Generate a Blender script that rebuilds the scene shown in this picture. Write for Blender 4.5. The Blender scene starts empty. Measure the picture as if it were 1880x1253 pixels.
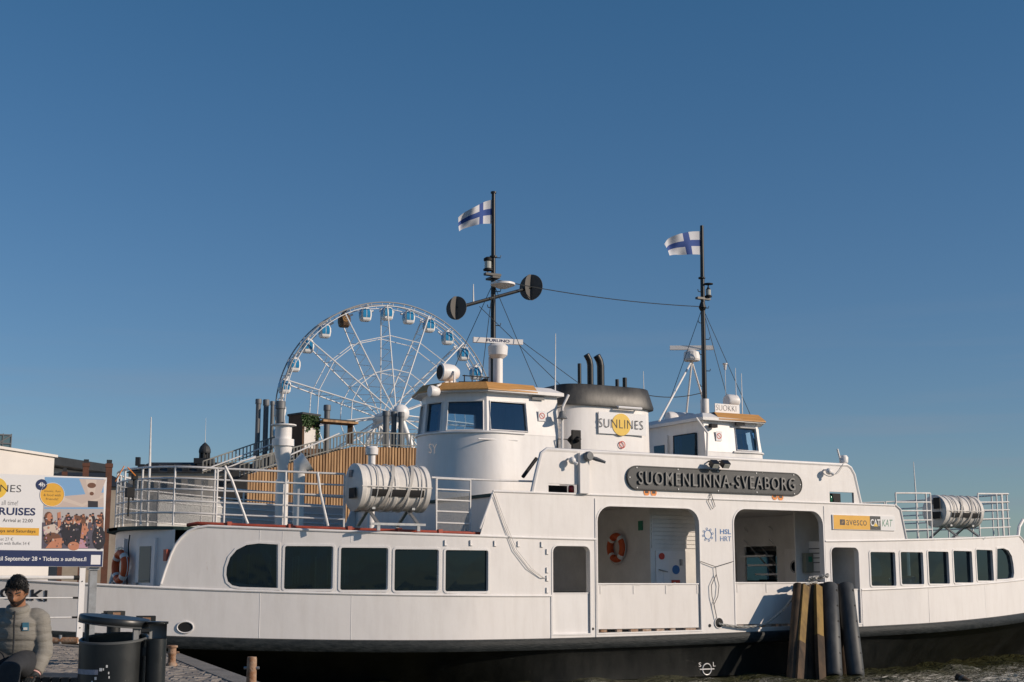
import bpy, bmesh, math, random
import numpy as np
from mathutils import Vector, Matrix, geometry
random.seed(7)
R = math.radians
PI = math.pi
scene = bpy.context.scene
col = scene.collection

# ---------------------------------------------------------------- camera
FPX = 2611.0                                   # focal length in photo pixels (1880 wide) = 50 mm
PITCH = math.atan(446.5 / FPX)
CAMZ = 2.15                                    # above the water
cam_d = bpy.data.cameras.new('camera'); cam = bpy.data.objects.new('camera', cam_d); col.objects.link(cam)
cam_d.sensor_width = 36.0; cam_d.lens = 36.0 * FPX / 1880.0
cam_d.clip_start = 0.1; cam_d.clip_end = 20000
cam.location = (0, 0, CAMZ); cam.rotation_euler = (PI / 2 + PITCH, 0, 0)
scene.camera = cam

# ---------------------------------------------------------------- light
SUN_AZ = R(106.5); SUN_EL = R(22)
world = bpy.data.worlds.new('World'); scene.world = world; world.use_nodes = True
wn = world.node_tree.nodes; wl = world.node_tree.links
bg = wn['Background']; bg.inputs['Strength'].default_value = 0.075
sky = wn.new('ShaderNodeTexSky'); sky.sky_type = 'NISHITA'; sky.sun_disc = False
sky.sun_elevation = SUN_EL; sky.sun_rotation = SUN_AZ
sky.air_density = 1.0; sky.dust_density = 0.15; sky.ozone_density = 1.6
# colour balance of the sky by height above the horizon, and a few faint streaks of cloud low down
wtc = wn.new('ShaderNodeTexCoord'); wsep = wn.new('ShaderNodeSeparateXYZ'); wl.new(wtc.outputs['Generated'], wsep.inputs['Vector'])
wr = wn.new('ShaderNodeMapRange'); wr.inputs['From Min'].default_value = 0.08; wr.inputs['From Max'].default_value = 0.40; wl.new(wsep.outputs['Z'], wr.inputs['Value'])
wt = wn.new('ShaderNodeMix'); wt.data_type = 'RGBA'; wt.inputs['A'].default_value = (0.63, 0.785, 1.02, 1); wt.inputs['B'].default_value = (0.46, 0.85, 1.10, 1)
wl.new(wr.outputs['Result'], wt.inputs['Factor'])
tint = wn.new('ShaderNodeMix'); tint.data_type = 'RGBA'; tint.blend_type = 'MULTIPLY'; tint.inputs['Factor'].default_value = 1.0
wl.new(sky.outputs['Color'], tint.inputs['A']); wl.new(wt.outputs['Result'], tint.inputs['B'])
wmp = wn.new('ShaderNodeMapping'); wmp.inputs['Scale'].default_value = (2.0, 2.0, 26.0); wl.new(wtc.outputs['Generated'], wmp.inputs['Vector'])
wno = wn.new('ShaderNodeTexNoise'); wno.inputs['Scale'].default_value = 1.6; wno.inputs['Detail'].default_value = 5; wl.new(wmp.outputs['Vector'], wno.inputs['Vector'])
wc1 = wn.new('ShaderNodeMapRange'); wc1.inputs['From Min'].default_value = 0.5; wc1.inputs['From Max'].default_value = 0.75; wc1.inputs['To Max'].default_value = 0.6; wl.new(wno.outputs['Fac'], wc1.inputs['Value'])
wc2 = wn.new('ShaderNodeMapRange'); wc2.inputs['From Min'].default_value = 0.20; wc2.inputs['From Max'].default_value = 0.06; wl.new(wsep.outputs['Z'], wc2.inputs['Value'])
wcm = wn.new('ShaderNodeMath'); wcm.operation = 'MULTIPLY'; wl.new(wc1.outputs['Result'], wcm.inputs[0]); wl.new(wc2.outputs['Result'], wcm.inputs[1])
wcl = wn.new('ShaderNodeMix'); wcl.data_type = 'RGBA'; wcl.inputs['B'].default_value = (3.2, 3.75, 4.7, 1)
wl.new(wcm.outputs[0], wcl.inputs['Factor']); wl.new(tint.outputs['Result'], wcl.inputs['A']); wl.new(wcl.outputs['Result'], bg.inputs['Color'])
sun_d = bpy.data.lights.new('sun', 'SUN'); sun_d.energy = 3.9; sun_d.angle = R(0.5); sun_d.color = (1.0, 0.84, 0.68)
sun = bpy.data.objects.new('sun', sun_d); col.objects.link(sun)
sdir = Vector((math.sin(SUN_AZ) * math.cos(SUN_EL), math.cos(SUN_AZ) * math.cos(SUN_EL), math.sin(SUN_EL)))
sun.rotation_euler = sdir.to_track_quat('Z', 'Y').to_euler()
sun.location = (60, -10, 60)
scene.view_settings.view_transform = 'Standard'; scene.view_settings.look = 'None'
scene.view_settings.exposure = 0.0; scene.view_settings.gamma = 1.0
scene.view_settings.use_curve_mapping = False

# ---------------------------------------------------------------- pixel -> place
cP, sP = math.cos(PITCH), math.sin(PITCH)
def ray(x, y):
    u = (x - 940) / FPX; v = (626.5 - y) / FPX
    return Vector((u, cP - v * sP, sP + v * cP))
def at_depth(x, y, Y):
    d = ray(x, y); k = Y / d.y
    return Vector((0, 0, CAMZ)) + d * k
def at_z(x, y, z):
    d = ray(x, y); k = (z - CAMZ) / d.z
    return Vector((0, 0, CAMZ)) + d * k
TH = math.atan2(1.0146, 1.823)                 # heading of the ferry
AX = Vector((math.cos(TH), math.sin(TH), 0)); NX = Vector((-math.sin(TH), math.cos(TH), 0))
ORG = Vector((4.69, 34.5, 0))                  # ferry origin: amidships on its near side
def on_plane(x, y, t, org=ORG):                # pixel -> (s, z) on the plane parallel to the ferry's side at offset t
    d = ray(x, y)
    k = (t + org.dot(NX)) / d.dot(NX)
    p = Vector((0, 0, CAMZ)) + d * k
    return (p - org).dot(AX), p.z
MID = 0.2; BEAM = 8.0; HB = 4.0
def tside(s):
    r = abs(s - MID)
    return 0.0 if r < 6.5 else 4.0 * ((r - 6.5) / 10.8) ** 1.5
def dtside(s):
    r = abs(s - MID)
    d = 0.0 if r < 6.5 else 4.0 * 1.5 * ((r - 6.5) / 10.8) ** 0.5 / 10.8
    return d if s > MID else -d
def on_side(x, y, off=0.0):                    # pixel -> (s, z) on the ferry's curved side
    t = 0.0
    for i in range(60):
        s, z = on_plane(x, y, t + off); t = .6 * t + .4 * tside(s)
    return s, z
def shipw(s, t, z):                            # ferry coordinates -> world
    return ORG + AX * s + NX * t + Vector((0, 0, z))
def fit(pts, deg=4):
    a = np.polyfit([p[0] for p in pts], [p[1] for p in pts], deg)
    return lambda s: float(np.polyval(a, s))
deck_z = fit([(-17.2, 1.40), (-15.2, 1.26), (-12.5, 1.10), (-10.1, 1.01), (-7, .965), (-4.4, .97), (-.2, 1.02), (4.8, 1.06), (7, 1.15), (12.5, 1.35), (17.4, 1.6)])
mould_z = fit([(-17.2, 2.38), (-15.3, 2.23), (-12.7, 2.11), (-11.6, 2.02), (-9.5, 1.96), (-7.2, 1.91), (-4.4, 1.89), (.2, 1.93), (4.8, 2.0), (7.1, 2.08), (12.6, 2.27), (17.4, 2.55)])
roof_z = fit([(-13.5, 3.42), (-11.83, 3.35), (-9.5, 3.28), (-7, 3.20), (-3.1, 3.17), (3.7, 3.22), (6.5, 3.30), (12.3, 3.53), (13.5, 3.6)])

# ---------------------------------------------------------------- mesh helpers
class MB:
    def __init__(self): self.v = []; self.f = []; self.m = []; self.cm = 0
    def add(self, vs, fs):
        b = len(self.v); self.v += [tuple(p) for p in vs]
        for q in fs: self.f.append(tuple(b + i for i in q)); self.m.append(self.cm)
        return b
    def box(self, x0, y0, z0, x1, y1, z1):
        x0, x1 = min(x0, x1), max(x0, x1); y0, y1 = min(y0, y1), max(y0, y1); z0, z1 = min(z0, z1), max(z0, z1)
        self.add([(x0, y0, z0), (x1, y0, z0), (x1, y1, z0), (x0, y1, z0), (x0, y0, z1), (x1, y0, z1), (x1, y1, z1), (x0, y1, z1)],
                 [(3, 2, 1, 0), (4, 5, 6, 7), (0, 1, 5, 4), (1, 2, 6, 5), (2, 3, 7, 6), (3, 0, 4, 7)])
        return self
    def obox(self, c, ax, ay, az):             # centre and three half-axis vectors
        c = Vector(c); ax = Vector(ax); ay = Vector(ay); az = Vector(az)
        vs = [c + ax * i + ay * j + az * k for k in (-1, 1) for (i, j) in ((-1, -1), (1, -1), (1, 1), (-1, 1))]
        self.add(vs, [(3, 2, 1, 0), (4, 5, 6, 7), (0, 1, 5, 4), (1, 2, 6, 5), (2, 3, 7, 6), (3, 0, 4, 7)]); return self
    def bar(self, a, b, w, h, up=(0, 0, 1)):   # rectangular bar from a to b
        a = Vector(a); b = Vector(b); d = (b - a); L = d.length; d.normalize()
        up = Vector(up); sd = d.cross(up)
        if sd.length < 1e-4: sd = d.cross(Vector((1, 0, 0)))
        sd.normalize(); u2 = sd.cross(d)
        return self.obox((a + b) / 2, d * L / 2, sd * w / 2, u2 * h / 2)
    def tube(self, path, r, n=8, closed=False, cap=True):
        path = [Vector(p) for p in path]; k = len(path)
        rs = r if isinstance(r, (list, tuple)) else [r] * k
        tang = []
        for i in range(k):
            if closed: d = path[(i + 1) % k] - path[i - 1]
            else: d = path[min(i + 1, k - 1)] - path[max(i - 1, 0)]
            tang.append(d.normalized() if d.length > 1e-9 else Vector((0, 0, 1)))
        ref = Vector((0, 0, 1)) if abs(tang[0].z) < .9 else Vector((1, 0, 0))
        nrm = (ref - tang[0] * ref.dot(tang[0])).normalized()
        rings = []
        for i in range(k):
            nrm = nrm - tang[i] * nrm.dot(tang[i])
            if nrm.length < 1e-6: nrm = tang[i].orthogonal()
            nrm.normalize(); bn = tang[i].cross(nrm)
            rings.append([path[i] + (nrm * math.cos(2 * PI * j / n) + bn * math.sin(2 * PI * j / n)) * rs[i] for j in range(n)])
        vs = [p for ring in rings for p in ring]; fs = []
        for i in range(k if closed else k - 1):
            a = i * n; b = ((i + 1) % k) * n
            for j in range(n):
                fs.append((a + j, a + (j + 1) % n, b + (j + 1) % n, b + j))
        if cap and not closed:
            fs.append(tuple(range(n - 1, -1, -1))); fs.append(tuple((k - 1) * n + j for j in range(n)))
        self.add(vs, fs); return self
    def cyl(self, a, b, r, n=12, r2=None):
        return self.tube([a, b], [r, r if r2 is None else r2], n)
    def lathe(self, prof, c=(0, 0, 0), n=16, axis='Z', cap=True):
        c = Vector(c); vs = []; fs = []
        for (r, h) in prof:
            for j in range(n):
                a = 2 * PI * j / n; x, y = r * math.cos(a), r * math.sin(a)
                p = {'Z': (x, y, h), 'X': (h, x, y), 'Y': (y, h, x)}[axis]
                vs.append(c + Vector(p))
        for i in range(len(prof) - 1):
            for j in range(n):
                fs.append((i * n + j, i * n + (j + 1) % n, (i + 1) * n + (j + 1) % n, (i + 1) * n + j))
        if cap:
            fs.append(tuple(range(n - 1, -1, -1))); fs.append(tuple((len(prof) - 1) * n + j for j in range(n)))
        self.add(vs, fs); return self
    def prism(self, poly, f0, f1):             # poly of 2D points, f0 / f1 map them to the two faces
        n = len(poly); vs = [f0(*p) for p in poly] + [f1(*p) for p in poly]
        fs = [tuple(range(n)), tuple(range(2 * n - 1, n - 1, -1))]
        fs += [(i, n + i, n + (i + 1) % n, (i + 1) % n) for i in range(n)]
        self.add(vs, fs); return self
    def grid(self, rows):                      # rows of points -> quads
        n = len(rows[0]); vs = [p for r_ in rows for p in r_]
        fs = [(i * n + j, i * n + j + 1, (i + 1) * n + j + 1, (i + 1) * n + j) for i in range(len(rows) - 1) for j in range(n - 1)]
        self.add(vs, fs); return self
    def sphere(self, c, r, n=12, m=8, sx=1, sy=1, sz=1):
        c = Vector(c); vs = []; fs = []
        for i in range(m + 1):
            th = PI * i / m
            for j in range(n):
                a = 2 * PI * j / n
                vs.append(c + Vector((math.sin(th) * math.cos(a) * r * sx, math.sin(th) * math.sin(a) * r * sy, math.cos(th) * r * sz)))
        for i in range(m):
            for j in range(n):
                fs.append((i * n + j, (i + 1) * n + j, (i + 1) * n + (j + 1) % n, i * n + (j + 1) % n))
        self.add(vs, fs); return self
    def mesh(self, name, mats, smooth=False, fix=True):
        me = bpy.data.meshes.new(name); me.from_pydata(self.v, [], self.f)
        if not isinstance(mats, (list, tuple)): mats = [mats]
        for m_ in mats: me.materials.append(m_)
        if len(mats) > 1: me.polygons.foreach_set('material_index', self.m)
        if fix:
            bm = bmesh.new(); bm.from_mesh(me)
            bmesh.ops.recalc_face_normals(bm, faces=bm.faces[:]); bm.to_mesh(me); bm.free()
        if smooth:
            me.polygons.foreach_set('use_smooth', [True] * len(me.polygons))
            try: me.set_sharp_from_angle(angle=R(40))
            except Exception: pass
        me.update()
        return me
    def pieces(self):                          # connected pieces, each a mesh builder of its own
        par = list(range(len(self.v)))
        def find(i):
            while par[i] != i: par[i] = par[par[i]]; i = par[i]
            return i
        for q in self.f:
            r0 = find(q[0])
            for i in q[1:]: par[find(i)] = r0
        out = {}
        for q, m_ in zip(self.f, self.m): out.setdefault(find(q[0]), []).append((q, m_))
        res = []
        for fs in out.values():
            b = MB(); idx = {}
            for q, m_ in fs:
                for i in q:
                    if i not in idx: idx[i] = len(b.v); b.v.append(self.v[i])
                b.f.append(tuple(idx[i] for i in q)); b.m.append(m_)
            res.append(b)
        return res
    def build_each(self, name, mats, parent=None, smooth=False):
        return [b.build(name, mats, parent, smooth) for b in self.pieces()]
    def build(self, name, mats, parent=None, smooth=False, fix=True):
        o = bpy.data.objects.new(name, self.mesh(name, mats, smooth, fix)); col.objects.link(o)
        if parent is not None: o.parent = parent
        return o
def tag(o, label=None, cat=None, group=None, kind=None):
    if label: o['label'] = label
    if cat: o['category'] = cat
    if group: o['group'] = group
    if kind: o['kind'] = kind
    return o
def thing(name, label, cat, loc=(0, 0, 0), rz=0.0, group=None):
    o = bpy.data.objects.new(name, None); col.objects.link(o); o.empty_display_size = .2
    o.location = loc; o.rotation_euler = (0, 0, rz)
    return tag(o, label, cat, group)
def copy_tree(o, parent=None):
    c = o.copy(); col.objects.link(c); c.parent = parent
    for ch in list(o.children): copy_tree(ch, c)
    return c
TEXT = {}
def text_mesh(body, bold=0.0, extrude=0.0, spacing=1.0):
    key = (body, bold, extrude, spacing)
    if key in TEXT: return TEXT[key]
    cu = bpy.data.curves.new('t', 'FONT'); cu.body = body; cu.size = 1; cu.offset = bold; cu.extrude = extrude
    cu.space_character = spacing; cu.resolution_u = 3
    ob = bpy.data.objects.new('t', cu); col.objects.link(ob)
    dg = bpy.context.evaluated_depsgraph_get(); dg.update()
    me = bpy.data.meshes.new_from_object(ob.evaluated_get(dg))
    bpy.data.objects.remove(ob); bpy.data.curves.remove(cu)
    co = np.array([v.co[:] for v in me.vertices]); lo = co.min(0); hi = co.max(0)
    TEXT[key] = (co, [tuple(p.vertices) for p in me.polygons], lo, hi); bpy.data.meshes.remove(me)
    return TEXT[key]
def text_obj(name, body, mat, parent, x0, x1, z0, z1, t, bold=0.0, extrude=0.0, spacing=1.0, shear=0.0, keep=None, xs=None):
    """lettering filling the rectangle x0..x1, z0..z1 in the plane y = t, facing -y (parent's frame)"""
    co, fs, lo, hi = text_mesh(body, bold, extrude, spacing)
    sz = (z1 - z0) / (hi[1] - lo[1])
    sx = (x1 - x0) / (hi[0] - lo[0])
    vs = [(x0 + (c[0] - lo[0]) * sx + shear * (c[1] - lo[1]) * sz, t - (c[2] - lo[2]), z0 + (c[1] - lo[1]) * sz) for c in co]
    me = bpy.data.meshes.new(name); me.from_pydata(vs, [], fs); me.materials.append(mat); me.update()
    o = bpy.data.objects.new(name, me); col.objects.link(o); o.parent = parent
    return o

# ---------------------------------------------------------------- materials
def nt(name):
    m = bpy.data.materials.new(name); m.use_nodes = True
    n = m.node_tree.nodes; l = m.node_tree.links
    return m, n, l, n['Principled BSDF']
def mat(name, c, rough=.5, metal=0.0, var=0.0, scale=6.0, bump=0.0, bscale=None, stretch=None, c2=None, emit=None, spec=None):
    m, n, l, b = nt(name)
    b.inputs['Roughness'].default_value = rough; b.inputs['Metallic'].default_value = metal
    if spec is not None: b.inputs['Specular IOR Level'].default_value = spec
    b.inputs['Base Color'].default_value = (*c, 1)
    if var or bump:
        tc = n.new('ShaderNodeTexCoord'); mp = n.new('ShaderNodeMapping'); l.new(tc.outputs['Object'], mp.inputs['Vector'])
        if stretch: mp.inputs['Scale'].default_value = stretch
    if var:
        no = n.new('ShaderNodeTexNoise'); no.inputs['Scale'].default_value = scale; no.inputs['Detail'].default_value = 6
        no.inputs['Roughness'].default_value = .65
        l.new(mp.outputs['Vector'], no.inputs['Vector'])
        mx = n.new('ShaderNodeMix'); mx.data_type = 'RGBA'
        cc = c2 if c2 else tuple(max(0, x * (1 - var)) for x in c)
        mx.inputs['A'].default_value = (*c, 1); mx.inputs['B'].default_value = (*cc, 1)
        rp = n.new('ShaderNodeMapRange'); rp.inputs['From Min'].default_value = .38; rp.inputs['From Max'].default_value = .68
        l.new(no.outputs['Fac'], rp.inputs['Value']); l.new(rp.outputs['Result'], mx.inputs['Factor'])
        l.new(mx.outputs['Result'], b.inputs['Base Color'])
        rr = n.new('ShaderNodeMapRange'); rr.inputs['To Min'].default_value = max(0, rough - .08); rr.inputs['To Max'].default_value = min(1, rough + .1)
        l.new(no.outputs['Fac'], rr.inputs['Value']); l.new(rr.outputs['Result'], b.inputs['Roughness'])
    if bump:
        nb = n.new('ShaderNodeTexNoise'); nb.inputs['Scale'].default_value = bscale or scale * 3; nb.inputs['Detail'].default_value = 4
        l.new(mp.outputs['Vector'], nb.inputs['Vector'])
        bp = n.new('ShaderNodeBump'); bp.inputs['Strength'].default_value = bump; bp.inputs['Distance'].default_value = .02
        l.new(nb.outputs['Fac'], bp.inputs['Height']); l.new(bp.outputs['Normal'], b.inputs['Normal'])
    if emit:
        b.inputs['Emission Color'].default_value = (*emit[0], 1); b.inputs['Emission Strength'].default_value = emit[1]
    return m
def ship_white(name, base=(.80, .775, .755), rust=.5):
    """white marine paint: faint plate buckling, grime streaks, small rust stains"""
    m, n, l, b = nt(name)
    tc = n.new('ShaderNodeTexCoord')
    mp = n.new('ShaderNodeMapping'); mp.inputs['Scale'].default_value = (1, 1, .16); l.new(tc.outputs['Object'], mp.inputs['Vector'])
    st = n.new('ShaderNodeTexNoise'); st.inputs['Scale'].default_value = 5; st.inputs['Detail'].default_value = 7; st.inputs['Roughness'].default_value = .7
    l.new(mp.outputs['Vector'], st.inputs['Vector'])
    big = n.new('ShaderNodeTexNoise'); big.inputs['Scale'].default_value = .9; big.inputs['Detail'].default_value = 4
    l.new(tc.outputs['Object'], big.inputs['Vector'])
    r1 = n.new('ShaderNodeMapRange'); r1.inputs['From Min'].default_value = .45; r1.inputs['From Max'].default_value = .8; r1.inputs['To Max'].default_value = .42
    l.new(st.outputs['Fac'], r1.inputs['Value'])
    m1 = n.new('ShaderNodeMix'); m1.data_type = 'RGBA'; m1.inputs['A'].default_value = (*base, 1)
    m1.inputs['B'].default_value = (base[0] * .72, base[1] * .69, base[2] * .66, 1); l.new(r1.outputs['Result'], m1.inputs['Factor'])
    r2 = n.new('ShaderNodeMapRange'); r2.inputs['From Min'].default_value = .4; r2.inputs['From Max'].default_value = .7; r2.inputs['To Max'].default_value = .3
    l.new(big.outputs['Fac'], r2.inputs['Value'])
    m2 = n.new('ShaderNodeMix'); m2.data_type = 'RGBA'; m2.inputs['B'].default_value = (base[0] * .88, base[1] * .87, base[2] * .88, 1)
    l.new(m1.outputs['Result'], m2.inputs['A']); l.new(r2.outputs['Result'], m2.inputs['Factor'])
    rn = n.new('ShaderNodeTexNoise'); rn.inputs['Scale'].default_value = 2.3; rn.inputs['Detail'].default_value = 8; rn.inputs['Roughness'].default_value = .75
    mp2 = n.new('ShaderNodeMapping'); mp2.inputs['Scale'].default_value = (1.6, 1, .5); mp2.inputs['Location'].default_value = (3.1, 0, 7)
    l.new(tc.outputs['Object'], mp2.inputs['Vector']); l.new(mp2.outputs['Vector'], rn.inputs['Vector'])
    r3 = n.new('ShaderNodeMapRange'); r3.inputs['From Min'].default_value = .70; r3.inputs['From Max'].default_value = .80; r3.inputs['To Max'].default_value = rust
    l.new(rn.outputs['Fac'], r3.inputs['Value'])
    m3 = n.new('ShaderNodeMix'); m3.data_type = 'RGBA'; m3.inputs['B'].default_value = (.36, .17, .07, 1)
    l.new(m2.outputs['Result'], m3.inputs['A']); l.new(r3.outputs['Result'], m3.inputs['Factor'])
    l.new(m3.outputs['Result'], b.inputs['Base Color'])
    b.inputs['Roughness'].default_value = .42
    bp = n.new('ShaderNodeBump'); bp.inputs['Strength'].default_value = .4; bp.inputs['Distance'].default_value = .035
    l.new(big.outputs['Fac'], bp.inputs['Height']); l.new(bp.outputs['Normal'], b.inputs['Normal'])
    return m
def glass(name, tint=(.32, .37, .38), rough=.02, ior=1.6):
    m = bpy.data.materials.new(name); m.use_nodes = True
    n = m.node_tree.nodes; l = m.node_tree.links; n.clear()
    out = n.new('ShaderNodeOutputMaterial'); mx = n.new('ShaderNodeMixShader')
    tr = n.new('ShaderNodeBsdfTransparent'); tr.inputs['Color'].default_value = (*tint, 1)
    gl = n.new('ShaderNodeBsdfGlossy'); gl.inputs['Roughness'].default_value = rough
    fr = n.new('ShaderNodeFresnel'); fr.inputs['IOR'].default_value = ior; gl.inputs['Color'].default_value = (.55, .75, .95, 1)
    tc = n.new('ShaderNodeTexCoord'); no = n.new('ShaderNodeTexNoise'); no.inputs['Scale'].default_value = 1.4
    bp = n.new('ShaderNodeBump'); bp.inputs['Strength'].default_value = .06; bp.inputs['Distance'].default_value = .05
    l.new(tc.outputs['Object'], no.inputs['Vector']); l.new(no.outputs['Fac'], bp.inputs['Height']); l.new(bp.outputs['Normal'], gl.inputs['Normal'])
    l.new(fr.outputs['Fac'], mx.inputs['Fac']); l.new(tr.outputs['BSDF'], mx.inputs[1]); l.new(gl.outputs['BSDF'], mx.inputs[2])
    l.new(mx.outputs['Shader'], out.inputs['Surface'])
    return m
def mesh_sheet(name, c, open_=.45, scale=42):
    """expanded-metal railing mesh: see-through holes in a painted sheet"""
    m, n, l, b = nt(name)
    b.inputs['Base Color'].default_value = (*c, 1); b.inputs['Roughness'].default_value = .6
    tc = n.new('ShaderNodeTexCoord'); vo = n.new('ShaderNodeTexVoronoi'); vo.inputs['Scale'].default_value = scale
    vo.feature = 'DISTANCE_TO_EDGE'; l.new(tc.outputs['Object'], vo.inputs['Vector'])
    th = n.new('ShaderNodeMath'); th.operation = 'LESS_THAN'; th.inputs[1].default_value = .22 * (1 - open_) * 2
    l.new(vo.outputs['Distance'], th.inputs[0]); l.new(th.outputs[0], b.inputs['Alpha'])
    return m
M = {}
M['white'] = ship_white('ship_white')
M['white2'] = ship_white('ship_white_clean', (.82, .80, .785), .12)
M['gatewhite'] = ship_white('gate_white', (.79, .76, .735), .9)
M['blackhull'] = mat('hull_black', (.006, .007, .007), .42, var=.5, scale=3, c2=(.014, .015, .014), bump=.15, stretch=(1, 1, .4), spec=.22)
M['strake'] = mat('strake_rubber', (.012, .016, .018), .55, var=.5, scale=7, c2=(.035, .04, .042), bump=.5, stretch=(.5, 1, 2), spec=.2)
def add_scuffs(m, lo, hi, c, sc, stretch):      # scraped, lighter streaks with a shape of their own
    n = m.node_tree.nodes; l = m.node_tree.links; b = n['Principled BSDF']; src = b.inputs['Base Color'].links[0].from_socket
    tc = n.new('ShaderNodeTexCoord'); mp = n.new('ShaderNodeMapping'); mp.inputs['Scale'].default_value = stretch; no = n.new('ShaderNodeTexNoise')
    no.inputs['Scale'].default_value = sc; no.inputs['Detail'].default_value = 8; no.inputs['Roughness'].default_value = .75
    l.new(tc.outputs['Object'], mp.inputs['Vector']); l.new(mp.outputs['Vector'], no.inputs['Vector'])
    r = n.new('ShaderNodeMapRange'); r.inputs['From Min'].default_value = lo; r.inputs['From Max'].default_value = hi; l.new(no.outputs['Fac'], r.inputs['Value'])
    x = n.new('ShaderNodeMix'); x.data_type = 'RGBA'; x.inputs['B'].default_value = (*c, 1); l.new(r.outputs['Result'], x.inputs['Factor']); l.new(src, x.inputs['A']); l.new(x.outputs['Result'], b.inputs['Base Color'])
add_scuffs(M['strake'], .66, .72, (.30, .30, .29), 3.0, (.45, 1, 3.5))
add_scuffs(M['blackhull'], .68, .74, (.10, .105, .09), 2.0, (.35, 1, 2.5))
M['glass'] = glass('window_glass', (.06, .12, .17))
M['whglass'] = glass('bridge_glass', (.75, .86, .93), ior=2.1)
M['deckgrey'] = mat('deck_grey', (.16, .17, .17), .8, var=.3, scale=4)
M['deckgreen'] = mat('deck_green', (.05, .09, .075), .8, var=.3, scale=4)
M['rail'] = mat('rail_white', (.78, .76, .74), .45, var=.18, scale=9)
M['redpipe'] = mat('red_pipe', (.42, .075, .04), .5, var=.4, scale=8)
M['mesh'] = mesh_sheet('rail_mesh', (.24, .24, .235), .74, 130)
M['sheet'] = mesh_sheet('rail_sheet', (.50, .50, .49), .22, 130)
M['plaque'] = mat('plaque_grey', (.038, .043, .048), .45, var=.25, scale=5)
M['letters'] = mat('letter_grey', (.20, .20, .195), .45, var=.3, scale=9)
M['black'] = mat('black_paint', (.012, .013, .014), .4, var=.4, scale=8)
M['matblack'] = mat('mat_black', (.008, .008, .009), .75)
M['funnelblack'] = mat('funnel_black', (.017, .018, .019), .45, var=.5, scale=2.5, c2=(.075, .072, .066), stretch=(1, 1, .5), bump=.2)
M['orange'] = mat('buoy_orange', (.62, .10, .02), .55, var=.2, scale=9)
M['tape'] = mat('reflective_tape', (.72, .72, .70), .35)
M['yellow'] = mat('sign_yellow', (.78, .42, .045), .5, var=.1, scale=6)
M['sunyellow'] = mat('sun_yellow', (.80, .52, .06), .5)
M['wood'] = mat('wheelhouse_wood', (.62, .32, .10), .45, var=.3, scale=4, stretch=(.5, 6, 6))
M['signwhite'] = mat('sign_white', (.80, .79, .79), .35)
M['navy'] = mat('print_navy', (.018, .03, .10), .4)
M['ink'] = mat('print_ink', (.02, .022, .03), .5)
M['greyink'] = mat('print_grey', (.16, .16, .17), .5)
M['blueprint'] = mat('print_blue', (.03, .16, .42), .5)
M['redprint'] = mat('print_red', (.55, .05, .03), .5)
M['greenprint'] = mat('print_green', (.02, .20, .12), .5)
M['orangeprint'] = mat('print_orange', (.80, .26, .04), .5)
M['raft'] = mat('raft_shell', (.74, .71, .67), .6, var=.2, scale=3)
M['strap'] = mat('strap_grey', (.45, .43, .40), .7)
M['steel'] = mat('galvanised', (.36, .37, .38), .45, .6, var=.3, scale=8)
M['greysteel'] = mat('grey_painted_steel', (.17, .18, .19), .5, var=.25, scale=6)
M['wire'] = mat('wire', (.03, .035, .04), .5)
M['rope'] = mat('rope', (.50, .49, .46), .85, var=.5, scale=30, bump=.6, bscale=80)
M['cable'] = mat('white_cable', (.62, .60, .57), .6)
M['redlamp'] = mat('red_lamp', (.35, .012, .01), .15)
M['greenlamp'] = mat('green_lamp', (.01, .12, .06), .15)
M['lens'] = mat('lamp_lens', (.45, .46, .42), .08)
M['interior'] = mat('inside_white', (.76, .74, .71), .55, var=.15, scale=2)
M['curtain'] = mat('curtain', (.72, .78, .76), .9)
M['seat'] = mat('seat_dark', (.03, .05, .08), .8)
# ================================================================ water
def water_mat():
    m, n, l, b = nt('harbour_water')
    b.inputs['Base Color'].default_value = (.055, .055, .024, 1); b.inputs['Roughness'].default_value = .06
    b.inputs['IOR'].default_value = 1.33
    tc = n.new('ShaderNodeTexCoord')
    mp = n.new('ShaderNodeMapping'); mp.inputs['Scale'].default_value = (1.0, 1.0, 1); mp.inputs['Rotation'].default_value = (0, 0, .4)
    l.new(tc.outputs['Object'], mp.inputs['Vector'])
    a = n.new('ShaderNodeTexNoise'); a.inputs['Scale'].default_value = 4.0; a.inputs['Detail'].default_value = 3; a.inputs['Distortion'].default_value = .8
    c = n.new('ShaderNodeTexNoise'); c.inputs['Scale'].default_value = .4; c.inputs['Detail'].default_value = 3
    l.new(mp.outputs['Vector'], a.inputs['Vector']); l.new(mp.outputs['Vector'], c.inputs['Vector'])
    ad = n.new('ShaderNodeMath'); ad.operation = 'MULTIPLY_ADD'; ad.inputs[1].default_value = 2.2
    l.new(c.outputs['Fac'], ad.inputs[0]); l.new(a.outputs['Fac'], ad.inputs[2])
    bp = n.new('ShaderNodeBump'); bp.inputs['Strength'].default_value = 1.0; bp.inputs['Distance'].default_value = .10
    l.new(ad.outputs[0], bp.inputs['Height']); l.new(bp.outputs['Normal'], b.inputs['Normal'])
    return m
WM = water_mat()
w = MB(); w.add([(-6000, -400, -.08), (6000, -400, -.08), (6000, 12000, -.08), (-6000, 12000, -.08)], [(0, 1, 2, 3)])
tag(w.build('sea', WM), kind='structure')
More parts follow.
